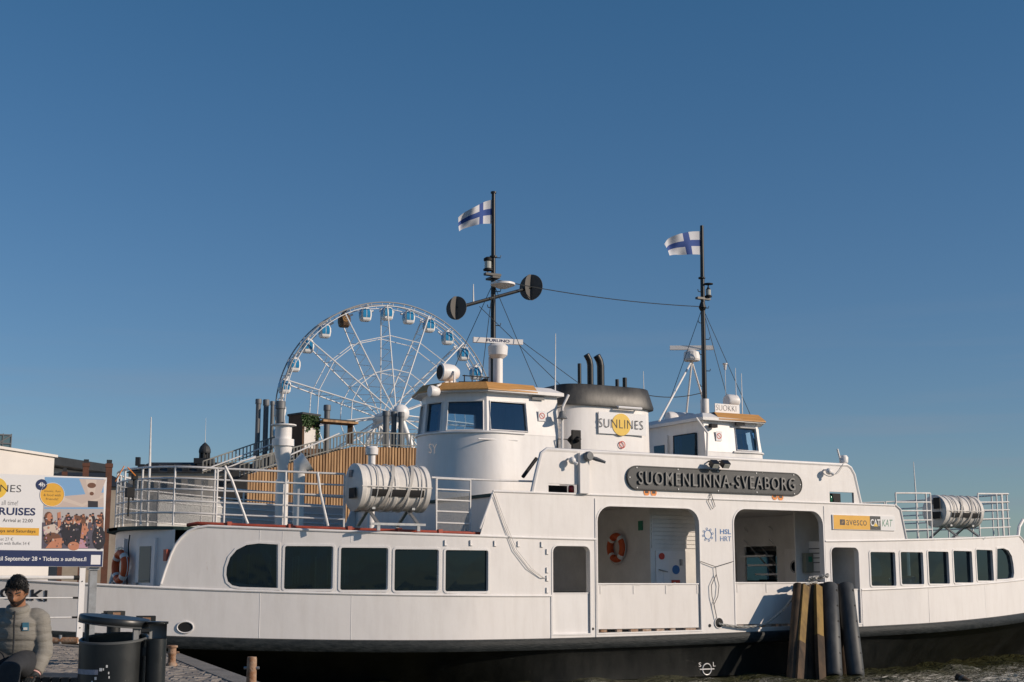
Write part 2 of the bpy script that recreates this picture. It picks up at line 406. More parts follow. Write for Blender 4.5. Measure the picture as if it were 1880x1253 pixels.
# the ripples round the ferry are real waves
X0, X1, Y0, Y1, ST = -8.0, 24.0, 15.0, 46.0, .095
nx, ny = int((X1 - X0) / ST), int((Y1 - Y0) / ST)
gx, gy = np.meshgrid(np.linspace(X0, X1, nx), np.linspace(Y0, Y1, ny)); hz = np.zeros_like(gx); wr_ = np.random.RandomState(5)
for k in range(34):
    lam = wr_.uniform(.42, 2.4); an = R(35) + wr_.normal(0, .75); kk = 2 * PI / lam; amp = .0125 * lam ** .8 * wr_.uniform(.5, 1.1)
    phs = kk * (gx * math.cos(an) + gy * math.sin(an)) + wr_.uniform(0, 6.28) + .8 * np.sin(.5 * gx + k) * np.cos(.43 * gy + 2 * k)
    hz += amp * (1 - np.abs(np.sin(phs / 2)) * 1.6 + .3)
hz -= hz.mean()
edge = np.minimum(np.minimum(gx - X0, X1 - gx), np.minimum(gy - Y0, Y1 - gy)); msk = np.clip(edge / 2.0, 0, 1)
hz = hz * msk - .085 * (1 - msk)
wv = np.stack([gx.ravel(), gy.ravel(), hz.ravel()], 1)
ii = (np.arange(ny - 1)[:, None] * nx + np.arange(nx - 1)[None, :]).ravel()
me = bpy.data.meshes.new('sea'); me.from_pydata(wv.tolist(), [], np.stack([ii, ii + 1, ii + 1 + nx, ii + nx], 1).tolist()); me.materials.append(WM)
me.polygons.foreach_set('use_smooth', [True] * len(me.polygons)); me.update()
o = bpy.data.objects.new('sea', me); col.objects.link(o); tag(o, kind='structure')

# ================================================================ ferry
ferry = thing('ferry', 'white double-ended passenger ferry with black hull moored beside the quay', 'ferry', ORG, TH)
def pip(p, poly):
    x, y = p; c = False; n = len(poly); j = n - 1
    for i in range(n):
        xi, yi = poly[i]; xj, yj = poly[j]
        if (yi > y) != (yj > y) and x < (xj - xi) * (y - yi) / (yj - yi) + xi: c = not c
        j = i
    return c
def densify(poly, step=.35):
    out = []
    for i in range(len(poly)):
        a = Vector(poly[i]); b = Vector(poly[(i + 1) % len(poly)]); k = max(1, int((b - a).length / step))
        for j in range(k): out.append(tuple(a.lerp(b, j / k)))
    return out
def side_sheet(name, outer, holes, m, off=0.0, far=False, step=.35, parent=ferry):
    """a sheet of plating following the curved side, cut by openings"""
    outer = densify(outer, step); holes = [densify(h, step) for h in holes]
    vs = []; es = []
    for poly in [outer] + holes:
        b = len(vs); vs += [Vector(p) for p in poly]
        es += [(b + i, b + (i + 1) % len(poly)) for i in range(len(poly))]
    s0 = min(p[0] for p in outer); s1 = max(p[0] for p in outer); z0 = min(p[1] for p in outer); z1 = max(p[1] for p in outer)
    s = s0 + step / 2
    while s < s1:
        z = z0 + step / 2
        while z < z1:
            if pip((s, z), outer) and not any(pip((s, z), h) for h in holes): vs.append(Vector((s, z)))
            z += step * 1.5
        s += step
    r = geometry.delaunay_2d_cdt(vs, es, [], 0, 1e-5)
    pv, pf = r[0], r[2]; keep = []
    for f in pf:
        c = sum((pv[i] for i in f), Vector((0, 0))) / len(f)
        if pip(c, outer) and not any(pip(c, h) for h in holes): keep.append(f)
    co = []; nr = []
    for p in pv:
        t = tside(p.x) + off; d = dtside(p.x); nn = Vector((d, -1, 0)).normalized()
        if far: t = BEAM - t; nn.y = -nn.y
        co.append((p.x, t, p.y)); nr.append(nn)
    fs = []
    for f in keep:
        a, b_, c_ = (Vector(co[i]) for i in f[:3])
        g = (b_ - a).cross(c_ - a)
        fs.append(tuple(f) if g.dot(nr[f[0]]) > 0 else tuple(reversed(f)))
    me = bpy.data.meshes.new(name); me.from_pydata(co, [], fs); me.materials.append(m)
    me.polygons.foreach_set('use_smooth', [True] * len(fs))
    me.normals_split_custom_set_from_vertices(nr); me.update()
    o = bpy.data.objects.new(name, me); col.objects.link(o); o.parent = parent
    return o
def rrect(s0, s1, z0, z1, r=.04, k=3, rt=None):
    rt = r if rt is None else rt
    out = []
    for (cx, cz, a0, rr) in ((s1 - r, z0 + r, -PI / 2, r), (s1 - rt, z1 - rt, 0, rt), (s0 + rt, z1 - rt, PI / 2, rt), (s0 + r, z0 + r, PI, r)):
        for i in range(k + 1):
            a = a0 + PI / 2 * i / k; out.append((cx + rr * math.cos(a), cz + rr * math.sin(a)))
    return out
def quad_px(l, t_, r_, b_, **kw):              # opening given by photo pixels left, top, right, bottom
    s0, _ = on_side(l, (t_ + b_) / 2); s1, _ = on_side(r_, (t_ + b_) / 2)
    z1 = on_side((l + r_) / 2, t_)[1]; z0 = on_side((l + r_) / 2, b_)[1]
    return rrect(s0, s1, z0, z1, **kw)
def poly_px(pts): return [on_side(*p) for p in pts]
win_polys = [poly_px([(510, 1080), (510, 1000), (475, 998), (452, 1001), (434, 1010), (422, 1024), (416, 1042), (415, 1056), (418, 1068), (426, 1075), (440, 1078)])[::-1]]
for q in ((522, 1003, 611, 1082), (625, 1006, 712, 1083.5), (724, 1009, 805, 1085), (817.5, 1010.5, 896, 1086),
          (1598.5, 1014, 1644, 1076), (1654, 1014, 1695, 1073), (1704.5, 1013, 1742, 1072), (1751, 1012, 1785, 1070), (1793, 1010, 1823, 1066.5)):
    win_polys.append(quad_px(*q))
win_polys.append(poly_px([(1830, 1064), (1830, 1008), (1842, 1007), (1851, 1011), (1857, 1021), (1860, 1036), (1861.5, 1052), (1860, 1061), (1852, 1063)])[::-1])
door_polys = [quad_px(1015, 1003, 1083, 1090, r=.01, rt=.14, k=4), quad_px(1527, 1005.5, 1577, 1083, r=.01, rt=.14, k=4)]
gate_polys = [quad_px(1097, 932, 1284, 1073, r=.01, rt=.36, k=7), quad_px(1348, 937, 1512, 1071, r=.01, rt=.36, k=7)]
# the small doors and the gates reach down to the deck: leaf below, opening above
def down(poly):
    s0 = min(p[0] for p in poly); s1 = max(p[0] for p in poly); zt = [p for p in poly if p[1] > min(q[1] for q in poly) + .05]
    return [(s0, deck_z(s0) + .09), (s1, deck_z(s1) + .09)] + [p for p in zt]
cut_polys = [down(p) for p in door_polys + gate_polys]
LS = poly_px([(383, 966), (362, 969), (345, 976), (332, 988), (322, 1001), (314.5, 1016), (303, 1047), (295, 1072)])
sl = [on_side(881, 971), on_side(905, 904)]
sr = [on_side(1642, 926), on_side(1653, 936), on_side(1664, 990)]
def span(f, a, b, n): return [(a + (b - a) * i / n, f(a + (b - a) * i / n)) for i in range(n + 1)]
RS = [(12.45, roof_z(12.45)), (12.75, 3.42), (12.95, 3.2), (13.12, 2.9), (13.25, 2.6), (13.35, mould_z(13.35) + .03)]
outer = span(lambda s: deck_z(s), -17.2, 17.4, 60) + span(mould_z, 17.4, 13.4, 8) + RS[::-1] + span(roof_z, 12.3, sr[2][0] + .02, 14) \
    + [sr[2], sr[1], sr[0]] + span(lambda s: 4.185, sr[0][0] - .05, sl[1][0] + .03, 2) + [sl[1], (sl[0][0], roof_z(sl[0][0]))] \
    + span(roof_z, sl[0][0] - .05, LS[0][0] + .05, 12) + LS + span(mould_z, LS[-1][0] - .03, -17.2, 8)
for far in (False, True):
    side_sheet('side_plating', outer, win_polys + cut_polys, M['white'], far=far)
def sidept(s, z, off=0.0, far=False):
    t = tside(s) + off
    return (s, BEAM - t if far else t, z)
def offset_poly(poly, d):
    n = len(poly); out = []
    ar = sum(poly[i][0] * poly[(i + 1) % n][1] - poly[(i + 1) % n][0] * poly[i][1] for i in range(n))
    sg = 1 if ar > 0 else -1
    for i in range(n):
        a = Vector(poly[i - 1]); b = Vector(poly[i]); c = Vector(poly[(i + 1) % n])
        e1 = (b - a); e2 = (c - b)
        n1 = Vector((e1.y, -e1.x)); n2 = Vector((e2.y, -e2.x))
        n1 = n1.normalized() if n1.length > 1e-9 else Vector((0, 0)); n2 = n2.normalized() if n2.length > 1e-9 else n1
        nn = n1 + n2; L = nn.length
        nn = nn / L * min(1.6, 2 / max(L, .3)) if L > 1e-6 else n1
        out.append(tuple(b + nn * d * sg))
    return out
def frame_ring(mb, poly, width, proud, depth, far=False):
    o = offset_poly(poly, width); n = len(poly)
    rings = [[sidept(*p, .002, far) for p in o], [sidept(*p, -proud, far) for p in o], [sidept(*p, -proud, far) for p in poly], [sidept(*p, depth, far) for p in poly]]
    vs = [p for r_ in rings for p in r_]
    mb.add(vs, [(k * n + i, k * n + (i + 1) % n, (k + 1) * n + (i + 1) % n, (k + 1) * n + i) for k in range(3) for i in range(n)])
for far in (False, True):
    for poly in win_polys:
        mb = MB(); frame_ring(mb, poly, .045, .014, .10, far); fr = mb.build('window_frame', M['white2'], ferry)
        mb = MB(); mb.add([sidept(*p, .075, far) for p in poly], [tuple(range(len(poly)))]); mb.build('pane', M['glass'], fr)
for poly in cut_polys:
    for far in (False, True):
        mb = MB(); frame_ring(mb, poly, .035, .012, .16, far); mb.build('opening_frame', M['white2'], ferry)
# small half-height door leaves and the two wide gate leaves
for far in (False, True):
    for k, poly in enumerate(door_polys + gate_polys):
        s0 = min(p[0] for p in poly) + .02; s1 = max(p[0] for p in poly) - .02; zt = min(p[1] for p in poly)
        zb = deck_z((s0 + s1) / 2) + (.09 if k < 2 else .16)
        mb = MB(); y0, y1 = (.035, .085) if not far else (BEAM - .085, BEAM - .035)
        mb.box(s0, y0, zb, s1, y1, zt)
        leaf = mb.build('door_leaf' if k < 2 else 'gate_leaf', M['white2'] if k < 2 else M['gatewhite'], ferry)
        mb = MB()
        if k < 2: mb.box(s0, y0 - .012, zt - .005, s1, y1 + .012, zt + .02)
        else:
            mb.box(s0, y0 - .02, zt - .005, s1, y1 + .02, zt + .025)
        mb.build('top_edge', M['white2'], leaf)
        if k >= 2 and not far:
            mb = MB()
            for j in range(4):
                sx = s0 + (s1 - s0) * (.02 + .32 * j)
                mb.box(sx, y0 - .010, zt - .22, sx + .035, y0 + .001, zt - .03); mb.box(sx, y0 - .010, zt - .03, sx + .2, y0 + .001, zt - .022)
            mb.build_each('hinge_strap', M['gatewhite'], leaf)
            mb = MB()
            for j in range(7):
                sx = s0 + .1 + (s1 - s0 - .5) * j / 6 + random.uniform(-.06, .06)
                mb.box(sx, .03, zb - .07, sx + random.uniform(.12, .34), .12, zb - .012)
            mb.build_each('sill_block', mat('rusty_sill%d' % k, (.28, .16, .09), .8, var=.6, scale=7, c2=(.5, .45, .40)), leaf)
# mouldings along the side
def side_tube(name, f, a, b, r, n, m=M['white2'], off=-.004):
    for far in (False, True):
        mb = MB(); mb.tube([sidept(s, f(s), off, far) for s in [a + (b - a) * i / n for i in range(n + 1)]], r, 8); mb.build(name, m, ferry, True)
side_tube('moulding', mould_z, -17.1, cut_polys[0][0][0] - .04, .026, 40)
side_tube('moulding', mould_z, cut_polys[1][1][0] + .05, 17.3, .026, 40)
side_tube('roof_moulding', roof_z, LS[0][0], cut_polys[2][0][0] - .05, .028, 30)
side_tube('roof_moulding', roof_z, cut_polys[3][1][0] + .05, 12.45, .028, 30)
side_tube('belt_moulding', lambda s: 4.185, sl[1][0], sr[0][0], .026, 4)
for far in (False, True):
    mb = MB(); mb.tube([sidept(*p, -.004, far) for p in LS], .028, 8); mb.tube([sidept(*p, -.004, far) for p in RS], .028, 8)
    mb.tube([sidept(*p, -.004, far) for p in [sl[0], sl[1]]], .026, 8); mb.tube([sidept(*p, -.004, far) for p in sr], .026, 8)
    for s in (cut_polys[0][0][0] - .05, cut_polys[2][0][0] - .06): mb.tube([sidept(s, deck_z(s), -.003, far), sidept(s, mould_z(s) if s < -3.9 else 4.1, -.003, far)], .016, 6)
    for s in (cut_polys[1][1][0] + .06, cut_polys[3][1][0] + .05): mb.tube([sidept(s, deck_z(s), -.003, far), sidept(s, mould_z(s) if s > 4 else 4.1, -.003, far)], .012, 6)
    mb.build_each('edge_moulding', M['white2'], ferry, True)
# plating seams and little welded brackets
mb = MB()
for x in (477, 645, 1706, 1810):
    s, _ = on_side(x, 1120); mb.box(s - .004, tside(s) - .004, deck_z(s) + .01, s + .004, tside(s) + .002, mould_z(s) - .03)
for x in (477, 519, 645):
    s, _ = on_side(x, 985); mb.box(s - .004, tside(s) - .004, 3.02, s + .004, tside(s) + .002, roof_z(s) - .03)
mb.build_each('plate_seam', M['white2'], ferry)
mb = MB()
for (x, y) in ((816, 997), (863, 997), (907, 998), (950, 999), (993, 1000), (1003, 1013), (1003, 1047), (1003, 1084), (1003, 1062)):
    s, z = on_side(x, y); t = tside(s)
    mb.box(s - .006, t - .03, z - .06, s + .006, t, z + .06); mb.box(s, t - .03, z - .06, s + .06, t, z - .05)
mb.build_each('weld_bracket', M['white2'], ferry)
# black lower hull and rubbing strake
def hull_sec(s, far=False):
    r = abs(s - MID); ts = tside(s)
    tw = 4.0 * max(0, (r - 4.0) / 9.8) ** 1.4 if r > 4 else 0
    tw = min(max(tw, ts) + .12, 3.98); tb = min(tw + .9, 3.99)
    d = deck_z(s); pts = [(min(ts + .01, 3.97), d - .22), (min(ts * .6 + tw * .4 + .05, 3.98), d * .55), (tw, 0.0), (tb, -.7)]
    return [(s, BEAM - p[0] if far else p[0], p[1]) for p in pts]
mb = MB(); ss = [-17.15 + 34.5 * i / 90 for i in range(91)]
mb.grid([hull_sec(s) for s in ss]); mb.grid([hull_sec(s, True) for s in ss])
mb.build('lower_hull', M['blackhull'], ferry, True)
for far in (False, True):
    mb = MB(); rows = []
    for s in ss:
        t = min(tside(s), 3.95); d = deck_z(s); pr = [(t + .02, d), (t - .10, d - .015), (t - .13, d - .06), (t - .13, d - .19), (t - .09, d - .25), (t + .03, d - .27)]
        rows.append([(s, BEAM - p[0] if far else p[0], p[1]) for p in pr])
    mb.grid(rows); mb.build('rubbing_strake', M['strake'], ferry, True)
# decks
mb = MB(); mb.grid([[(s, min(tside(s) + .015, 3.99), deck_z(s) + .03), (s, max(BEAM - tside(s) - .015, 4.01), deck_z(s) + .03)] for s in ss]); mb.build('main_deck', M['deckgrey'], ferry)
def upper_half(s, inset=.03):                  # half breadth of the saloon roof with its rounded ends
    e = -11.6 if s < 0 else 11.9; L = 1.62
    if (s < 0 and s < e) or (s > 0 and s > e):
        w0 = HB - tside(e) - inset; q = min(1.0, abs(s - e) / L)
        return max(.02, min(w0 * math.sqrt(max(0, 1 - q * q)), HB - tside(s) - inset))
    return HB - tside(s) - inset
for (a, b) in ((-13.2, -5.6), (5.9, 13.5)):
    mb = MB(); sv = [a + (b - a) * (.5 - .5 * math.cos(PI * i / 40)) for i in range(41)]
    rows = [[(s, HB - upper_half(s), roof_z(s) - .03), (s, HB + upper_half(s), roof_z(s) - .03)] for s in sv]
    rows2 = [[(p[0], p[1], p[2] - .07) for p in r_] for r_ in rows]
    mb.grid(rows); mb.grid(rows2); mb.grid([[r_[0] for r_ in rows], [r_[0] for r_ in rows2]]); mb.grid([[r_[1] for r_ in rows], [r_[1] for r_ in rows2]])
    mb.build('upper_deck', M['deckgreen'], ferry)
mb = MB(); mb.box(sl[1][0] + .05, .012, 4.08, sr[0][0] - .05, BEAM - .012, 4.15); mb.build('top_deck', M['deckgreen'], ferry)
mb = MB()
mb.box(-5.75, .015, 3.1, -5.68, BEAM - .015, 4.079); mb.box(5.95, .015, 3.1, 6.02, BEAM - .015, 4.079)
mb.build_each('deckhouse_front', M['white'], ferry)
mb = MB()                                      # cross bulkheads between the saloons and the car deck
mb.box(-4.52, .02, 1.02, -4.46, BEAM - .02, 4.07); mb.build('bulkhead', M['interior'], ferry)
# rounded end bulkheads under the overhanging upper deck
for sgn in (-1, 1):
    mb = MB(); rows = []
    e = -12.45 if sgn < 0 else 12.75
    for i in range(25):
        q = -1 + 2 * i / 24; w0 = HB - tside(e) - .04
        t = HB + w0 * q; s = e + sgn * .55 * (1 - q * q)
        rows.append([(s, t, deck_z(s) + .03), (s, t, roof_z(s) - .10)])
    mb.grid(rows); mb.build('end_bulkhead', M['white'], ferry, True)
# ceiling of the car deck, casing amidships, bulkhead with doors
mb = MB(); mb.box(-4.45, .02, 4.02, 4.86, BEAM - .02, 4.07); mb.build('ceiling', M['interior'], ferry)
casing = MB().box(-1.0, .95, 1.03, .9, 6.0, 4.015).build('engine_casing', M['interior'], ferry)
mb = MB()
for i in range(9): mb.box(-.97, .925, 3.02 + .1 * i, .87, .949, 3.02 + .1 * i + .082)
mb.build_each('siding', M['interior'], casing)
mb = MB(); mb.box(-.86, .915, 1.06, .02, .949, 2.95); cd = mb.build('casing_door', M['white2'], casing)
bh = MB()
# bulkhead at the far end of the car deck, with a through opening
bh.box(4.88, .02, 1.03, 4.94, 3.35, 4.07); bh.box(4.88, 4.75, 1.03, 4.94, BEAM - .02, 4.07); bh.box(4.88, 3.35, 3.2, 4.94, 4.75, 4.07); bh.box(4.88, 3.35, 1.03, 4.94, 4.75, 1.2)
bh = bh.build('bulkhead', M['interior'], ferry)
for tc in (2.55, 5.6):
    mb = MB(); mb.box(4.84, tc - .42, 1.12, 4.879, tc + .42, 3.1); dr = mb.build('bulkhead_door', M['white2'], bh)
    mb = MB(); mb.lathe([(.13, 0), (.17, 0), (.17, .03), (.13, .03)], (4.815, tc, 2.62), 20, 'X', cap=False); mb.build('porthole_rim', M['steel'], dr, True)
    mb = MB(); mb.lathe([(.131, 0), (.131, .008)], (4.83, tc, 2.62), 20, 'X'); mb.build('porthole_glass', M['glass'], dr)
# stair with handrails behind the through opening
mb = MB()
for i in range(8): mb.box(6.4 - .26 * i, 3.5, 1.15 + .25 * i, 6.7 - .26 * i, 4.6, 1.2 + .25 * i)
mb.build_each('stair_step', M['white2'], ferry)
mb = MB()
for t in (3.5, 4.6):
    for h in (.9, .55): mb.tube([(6.6, t, 1.15 + h), (4.55 + .2, t, 3.0 + h - .15)], .022, 8)
mb.build_each('stair_rail', M['rail'], ferry)
# notice board and cabinet inside
mb = MB(); mb.box(4.20, .6, 1.9, 4.22, 1.65, 3.25); nb = mb.build('notice_board', M['signwhite'], ferry)
mb = MB()
for i in range(9):
    if i != 4: mb.box(4.192, .75 + .06 * (i % 2), 3.05 - .12 * i, 4.199, 1.5 - .08 * (i % 3), 3.075 - .12 * i)
mb.build_each('notice_print', M['greyink'], nb)
s_, z_ = on_plane(1542, 1020, 1.2)
mb = MB(); mb.box(3.95, 1.05, 2.45, 4.25, 1.2, 2.95); bx = mb.build('cabinet', mat('cabinet_grey', (.20, .21, .17), .6), ferry)
mb = MB(); mb.box(4.03, 1.040, 2.72, 4.15, 1.049, 2.86); mb.build('cabinet_sign', M['greenprint'], bx)
mb = MB(); mb.box(3.75, 1.21, 1.05, 4.84, 1.26, 4.01); mb.build('inner_wall', M['interior'], ferry)
mb = MB(); mb.box(-4.44, 1.3, 1.05, -3.95, 1.36, 4.01); mb.build('inner_wall', M['interior'], ferry)
# pipes and brackets seen through the first small door and the gate
mb = MB(); mb.tube([(-3.72, 1.2, 1.1), (-3.72, 1.2, 3.9)], .03, 8); mb.tube([(-3.62, 1.25, 1.1), (-3.62, 1.25, 3.9)], .02, 8); mb.tube([(-3.0, 3.2, 1.95), (-1.2, 3.2, 1.95)], .02, 8)
for s in (-3.0, -2.1, -1.2): mb.tube([(s, 3.2, 1.1), (s, 3.2, 1.95)], .02, 8)
mb.build_each('inner_pipe', M['greysteel'], ferry)
# signs on the casing door
mb = MB(); mb.box(-.42, .905, 1.95, -.17, .914, 2.25); fsn = mb.build('fire_sign', M['redprint'], cd)
mb = MB(); mb.box(-.36, .899, 2.02, -.3, .904, 2.2); mb.box(-.36, .899, 2.08, -.24, .904, 2.12); mb.build('fire_symbol', M['signwhite'], fsn)
mb = MB(); mb.lathe([(.11, 0), (.11, .008)], (-.28, .905, 2.5), 20, 'Y'); mb.build('round_sign', M['blueprint'], cd)
mb = MB(); mb.box(-.66, .905, 2.1, -.48, .914, 2.42); mb.build('paper_notice', M['signwhite'], cd)
mb = MB(); mb.lathe([(.08, 0), (.08, .02)], (-.7, .89, 2.82), 16, 'Y'); mb.build('alarm_button', M['redprint'], cd)
mb = MB(); mb.tube([(-.8, .88, 2.5), (-.55, .88, 2.45)], .015, 6); mb.box(-.16, .88, 2.6, -.1, .914, 2.75); mb.build_each('door_handle', M['steel'], cd)
mb = MB(); mb.box(-1.03, 1.25, 3.45, -1.001, 1.42, 3.68); mb.build('exit_sign', M['greenprint'], casing)
# saloon seats and curtains behind the panes
mb = MB()
for side in (-1, 1):
    for i in range(5):
        s = (-10.6 + 1.15 * i) if side < 0 else (5.6 + 1.1 * i)
        for t in (2.2, 4.8): mb.box(s, t, deck_z(s) + .03, s + .12, t + 1.6, deck_z(s) + 1.15); mb.box(s, t, deck_z(s) + .35, s + .5, t + 1.6, deck_z(s) + .47)
mb.build_each('saloon_seat', M['seat'], ferry)
mb = MB()
for (a, b) in ((-11.2, -11.0), (-10.95, -10.55), (-10.25, -10.1), (-9.95, -9.75), (-9.62, -9.4)):
    n = max(4, int((b - a) / .03)); rows = []
    for i in range(n + 1):
        s = a + (b - a) * i / n; t = tside(s) + .22 + .015 * (i % 2); rows.append([(s, t, 2.12), (s, t, 2.95)])
    mb.grid(rows)
mb.build_each('curtain', M['curtain'], ferry)

# ---------------------------------------------------------------- upper bulwark with the name plate
nl0 = on_side(1007, 888); nl1 = on_side(1062, 906); nr0 = on_side(1523, 903); nr1 = on_side(1568, 921)
top_z = 5.175
UL = [on_side(978, 903), on_side(986, 868), on_side(993, 838)]
UR = [on_side(1561, 854), on_side(1569, 872), on_side(1581, 923)]
UPPER_OUT = [(UL[0][0], 4.19), (nl0[0], 4.19), (nl0[0], nl0[1]), (nl1[0], nl0[1]), (nl1[0], 4.19), (nr0[0], 4.19), (nr0[0], nr0[1]), (nr1[0], nr0[1]), (nr1[0], 4.19), (UR[2][0], 4.19),
             UR[1], (UR[0][0] + .02, top_z - .06), (UR[0][0] - .10, top_z), (UL[2][0] + .16, top_z), (UL[2][0] + .03, top_z - .09), UL[1]]
for far in (False, True):
    up = side_sheet('upper_bulwark', UPPER_OUT, [], M['white'], far=far, off=.002, step=.5)
    up2 = side_sheet('bulwark_lining', UPPER_OUT, [], M['white2'], far=far, off=.07, step=.9, parent=up)
    mb = MB(); y = (lambda q: BEAM - q) if far else (lambda q: q)
    path = [UPPER_OUT[0]] + UPPER_OUT[:-7:-1][:6] + [UPPER_OUT[9]]
    path = [(UL[0][0], 4.19), UL[1], (UL[2][0] + .03, top_z - .09), (UL[2][0] + .16, top_z), (UR[0][0] - .10, top_z), (UR[0][0] + .02, top_z - .06), UR[1], (UR[2][0], 4.19)]
    mb.tube([(p[0], y(.03), p[1]) for p in path], .05, 8); mb.build('bulwark_cap', M['white2'], up, True)
    mb = MB()                                  # lamp recesses: side-light boxes
    for (a, b) in ((nl0, nl1), (nr0, nr1)):
        mb.box(a[0], y(.075), 4.192, b[0], y(.5), 4.2); mb.box(a[0], y(.5), 4.2, b[0], y(.52), a[1])
    mb.build_each('lamp_recess', M['matblack'], up)
    if not far: upper = up
mb = MB(); s = nl1[0]; mb.box(s - .01, -.10, 4.20, s + .24, .0, 5.13); mb.build('cable_trunk', M['white2'], upper)
mb = MB(); mb.lathe([(.05, 0), (.07, .03), (.07, .15), (.05, .18)], (nl1[0] - .12, .12, 4.21), 12); mb.build('port_lamp', M['redlamp'], upper, True)
mb = MB(); mb.lathe([(.05, 0), (.07, .03), (.07, .15), (.05, .18)], (nr0[0] + .1, .12, 4.21), 12); mb.build('starboard_lamp', M['greenlamp'], upper, True)
# name plate
a0 = on_side(1149, 880); a1 = on_side(1471, 888); zc = 4.62; hh = .285
mb = MB(); npoly = [(a1[0] - hh + hh * math.cos(a), zc + hh * math.sin(a)) for a in [-PI / 2 + PI * i / 14 for i in range(15)]] + [(a0[0] + hh + hh * math.cos(a), zc + hh * math.sin(a)) for a in [PI / 2 + PI * i / 14 for i in range(15)]]
mb.prism(npoly, lambda s, z: (s, -.045, z), lambda s, z: (s, -.002, z))
np_ = mb.build('name_plate', M['plaque'], ferry); np_['label'] = 'dark grey name plate with round ends and raised letters'
mb = MB(); rim = offset_poly(npoly, -.02); mb.tube([(p[0], -.047, p[1]) for p in rim], .012, 6, closed=True); mb.build('plate_rim', M['plaque'], np_, True)
b0 = on_side(1169, 885)[0]; b1 = on_side(1456, 890)[0]
text_obj('lettering', 'SUOMENLINNA-SVEABORG', M['letters'], np_, b0, b1, zc - .155, zc + .155, -.046, bold=.004, extrude=.022, spacing=1.22)
mb = MB()
for k in range(5):
    s = a0[0] + .28 + (a1[0] - a0[0] - .56) * k / 4
    for z in (zc - .235, zc + .235): mb.lathe([(.017, 0), (.017, .012)], (s, -.058, z), 8, 'Y')
for s in (a0[0] + .08, a1[0] - .08): mb.lathe([(.017, 0), (.017, .012)], (s, -.058, zc), 8, 'Y')
mb.build_each('bolt', M['tape'], np_)
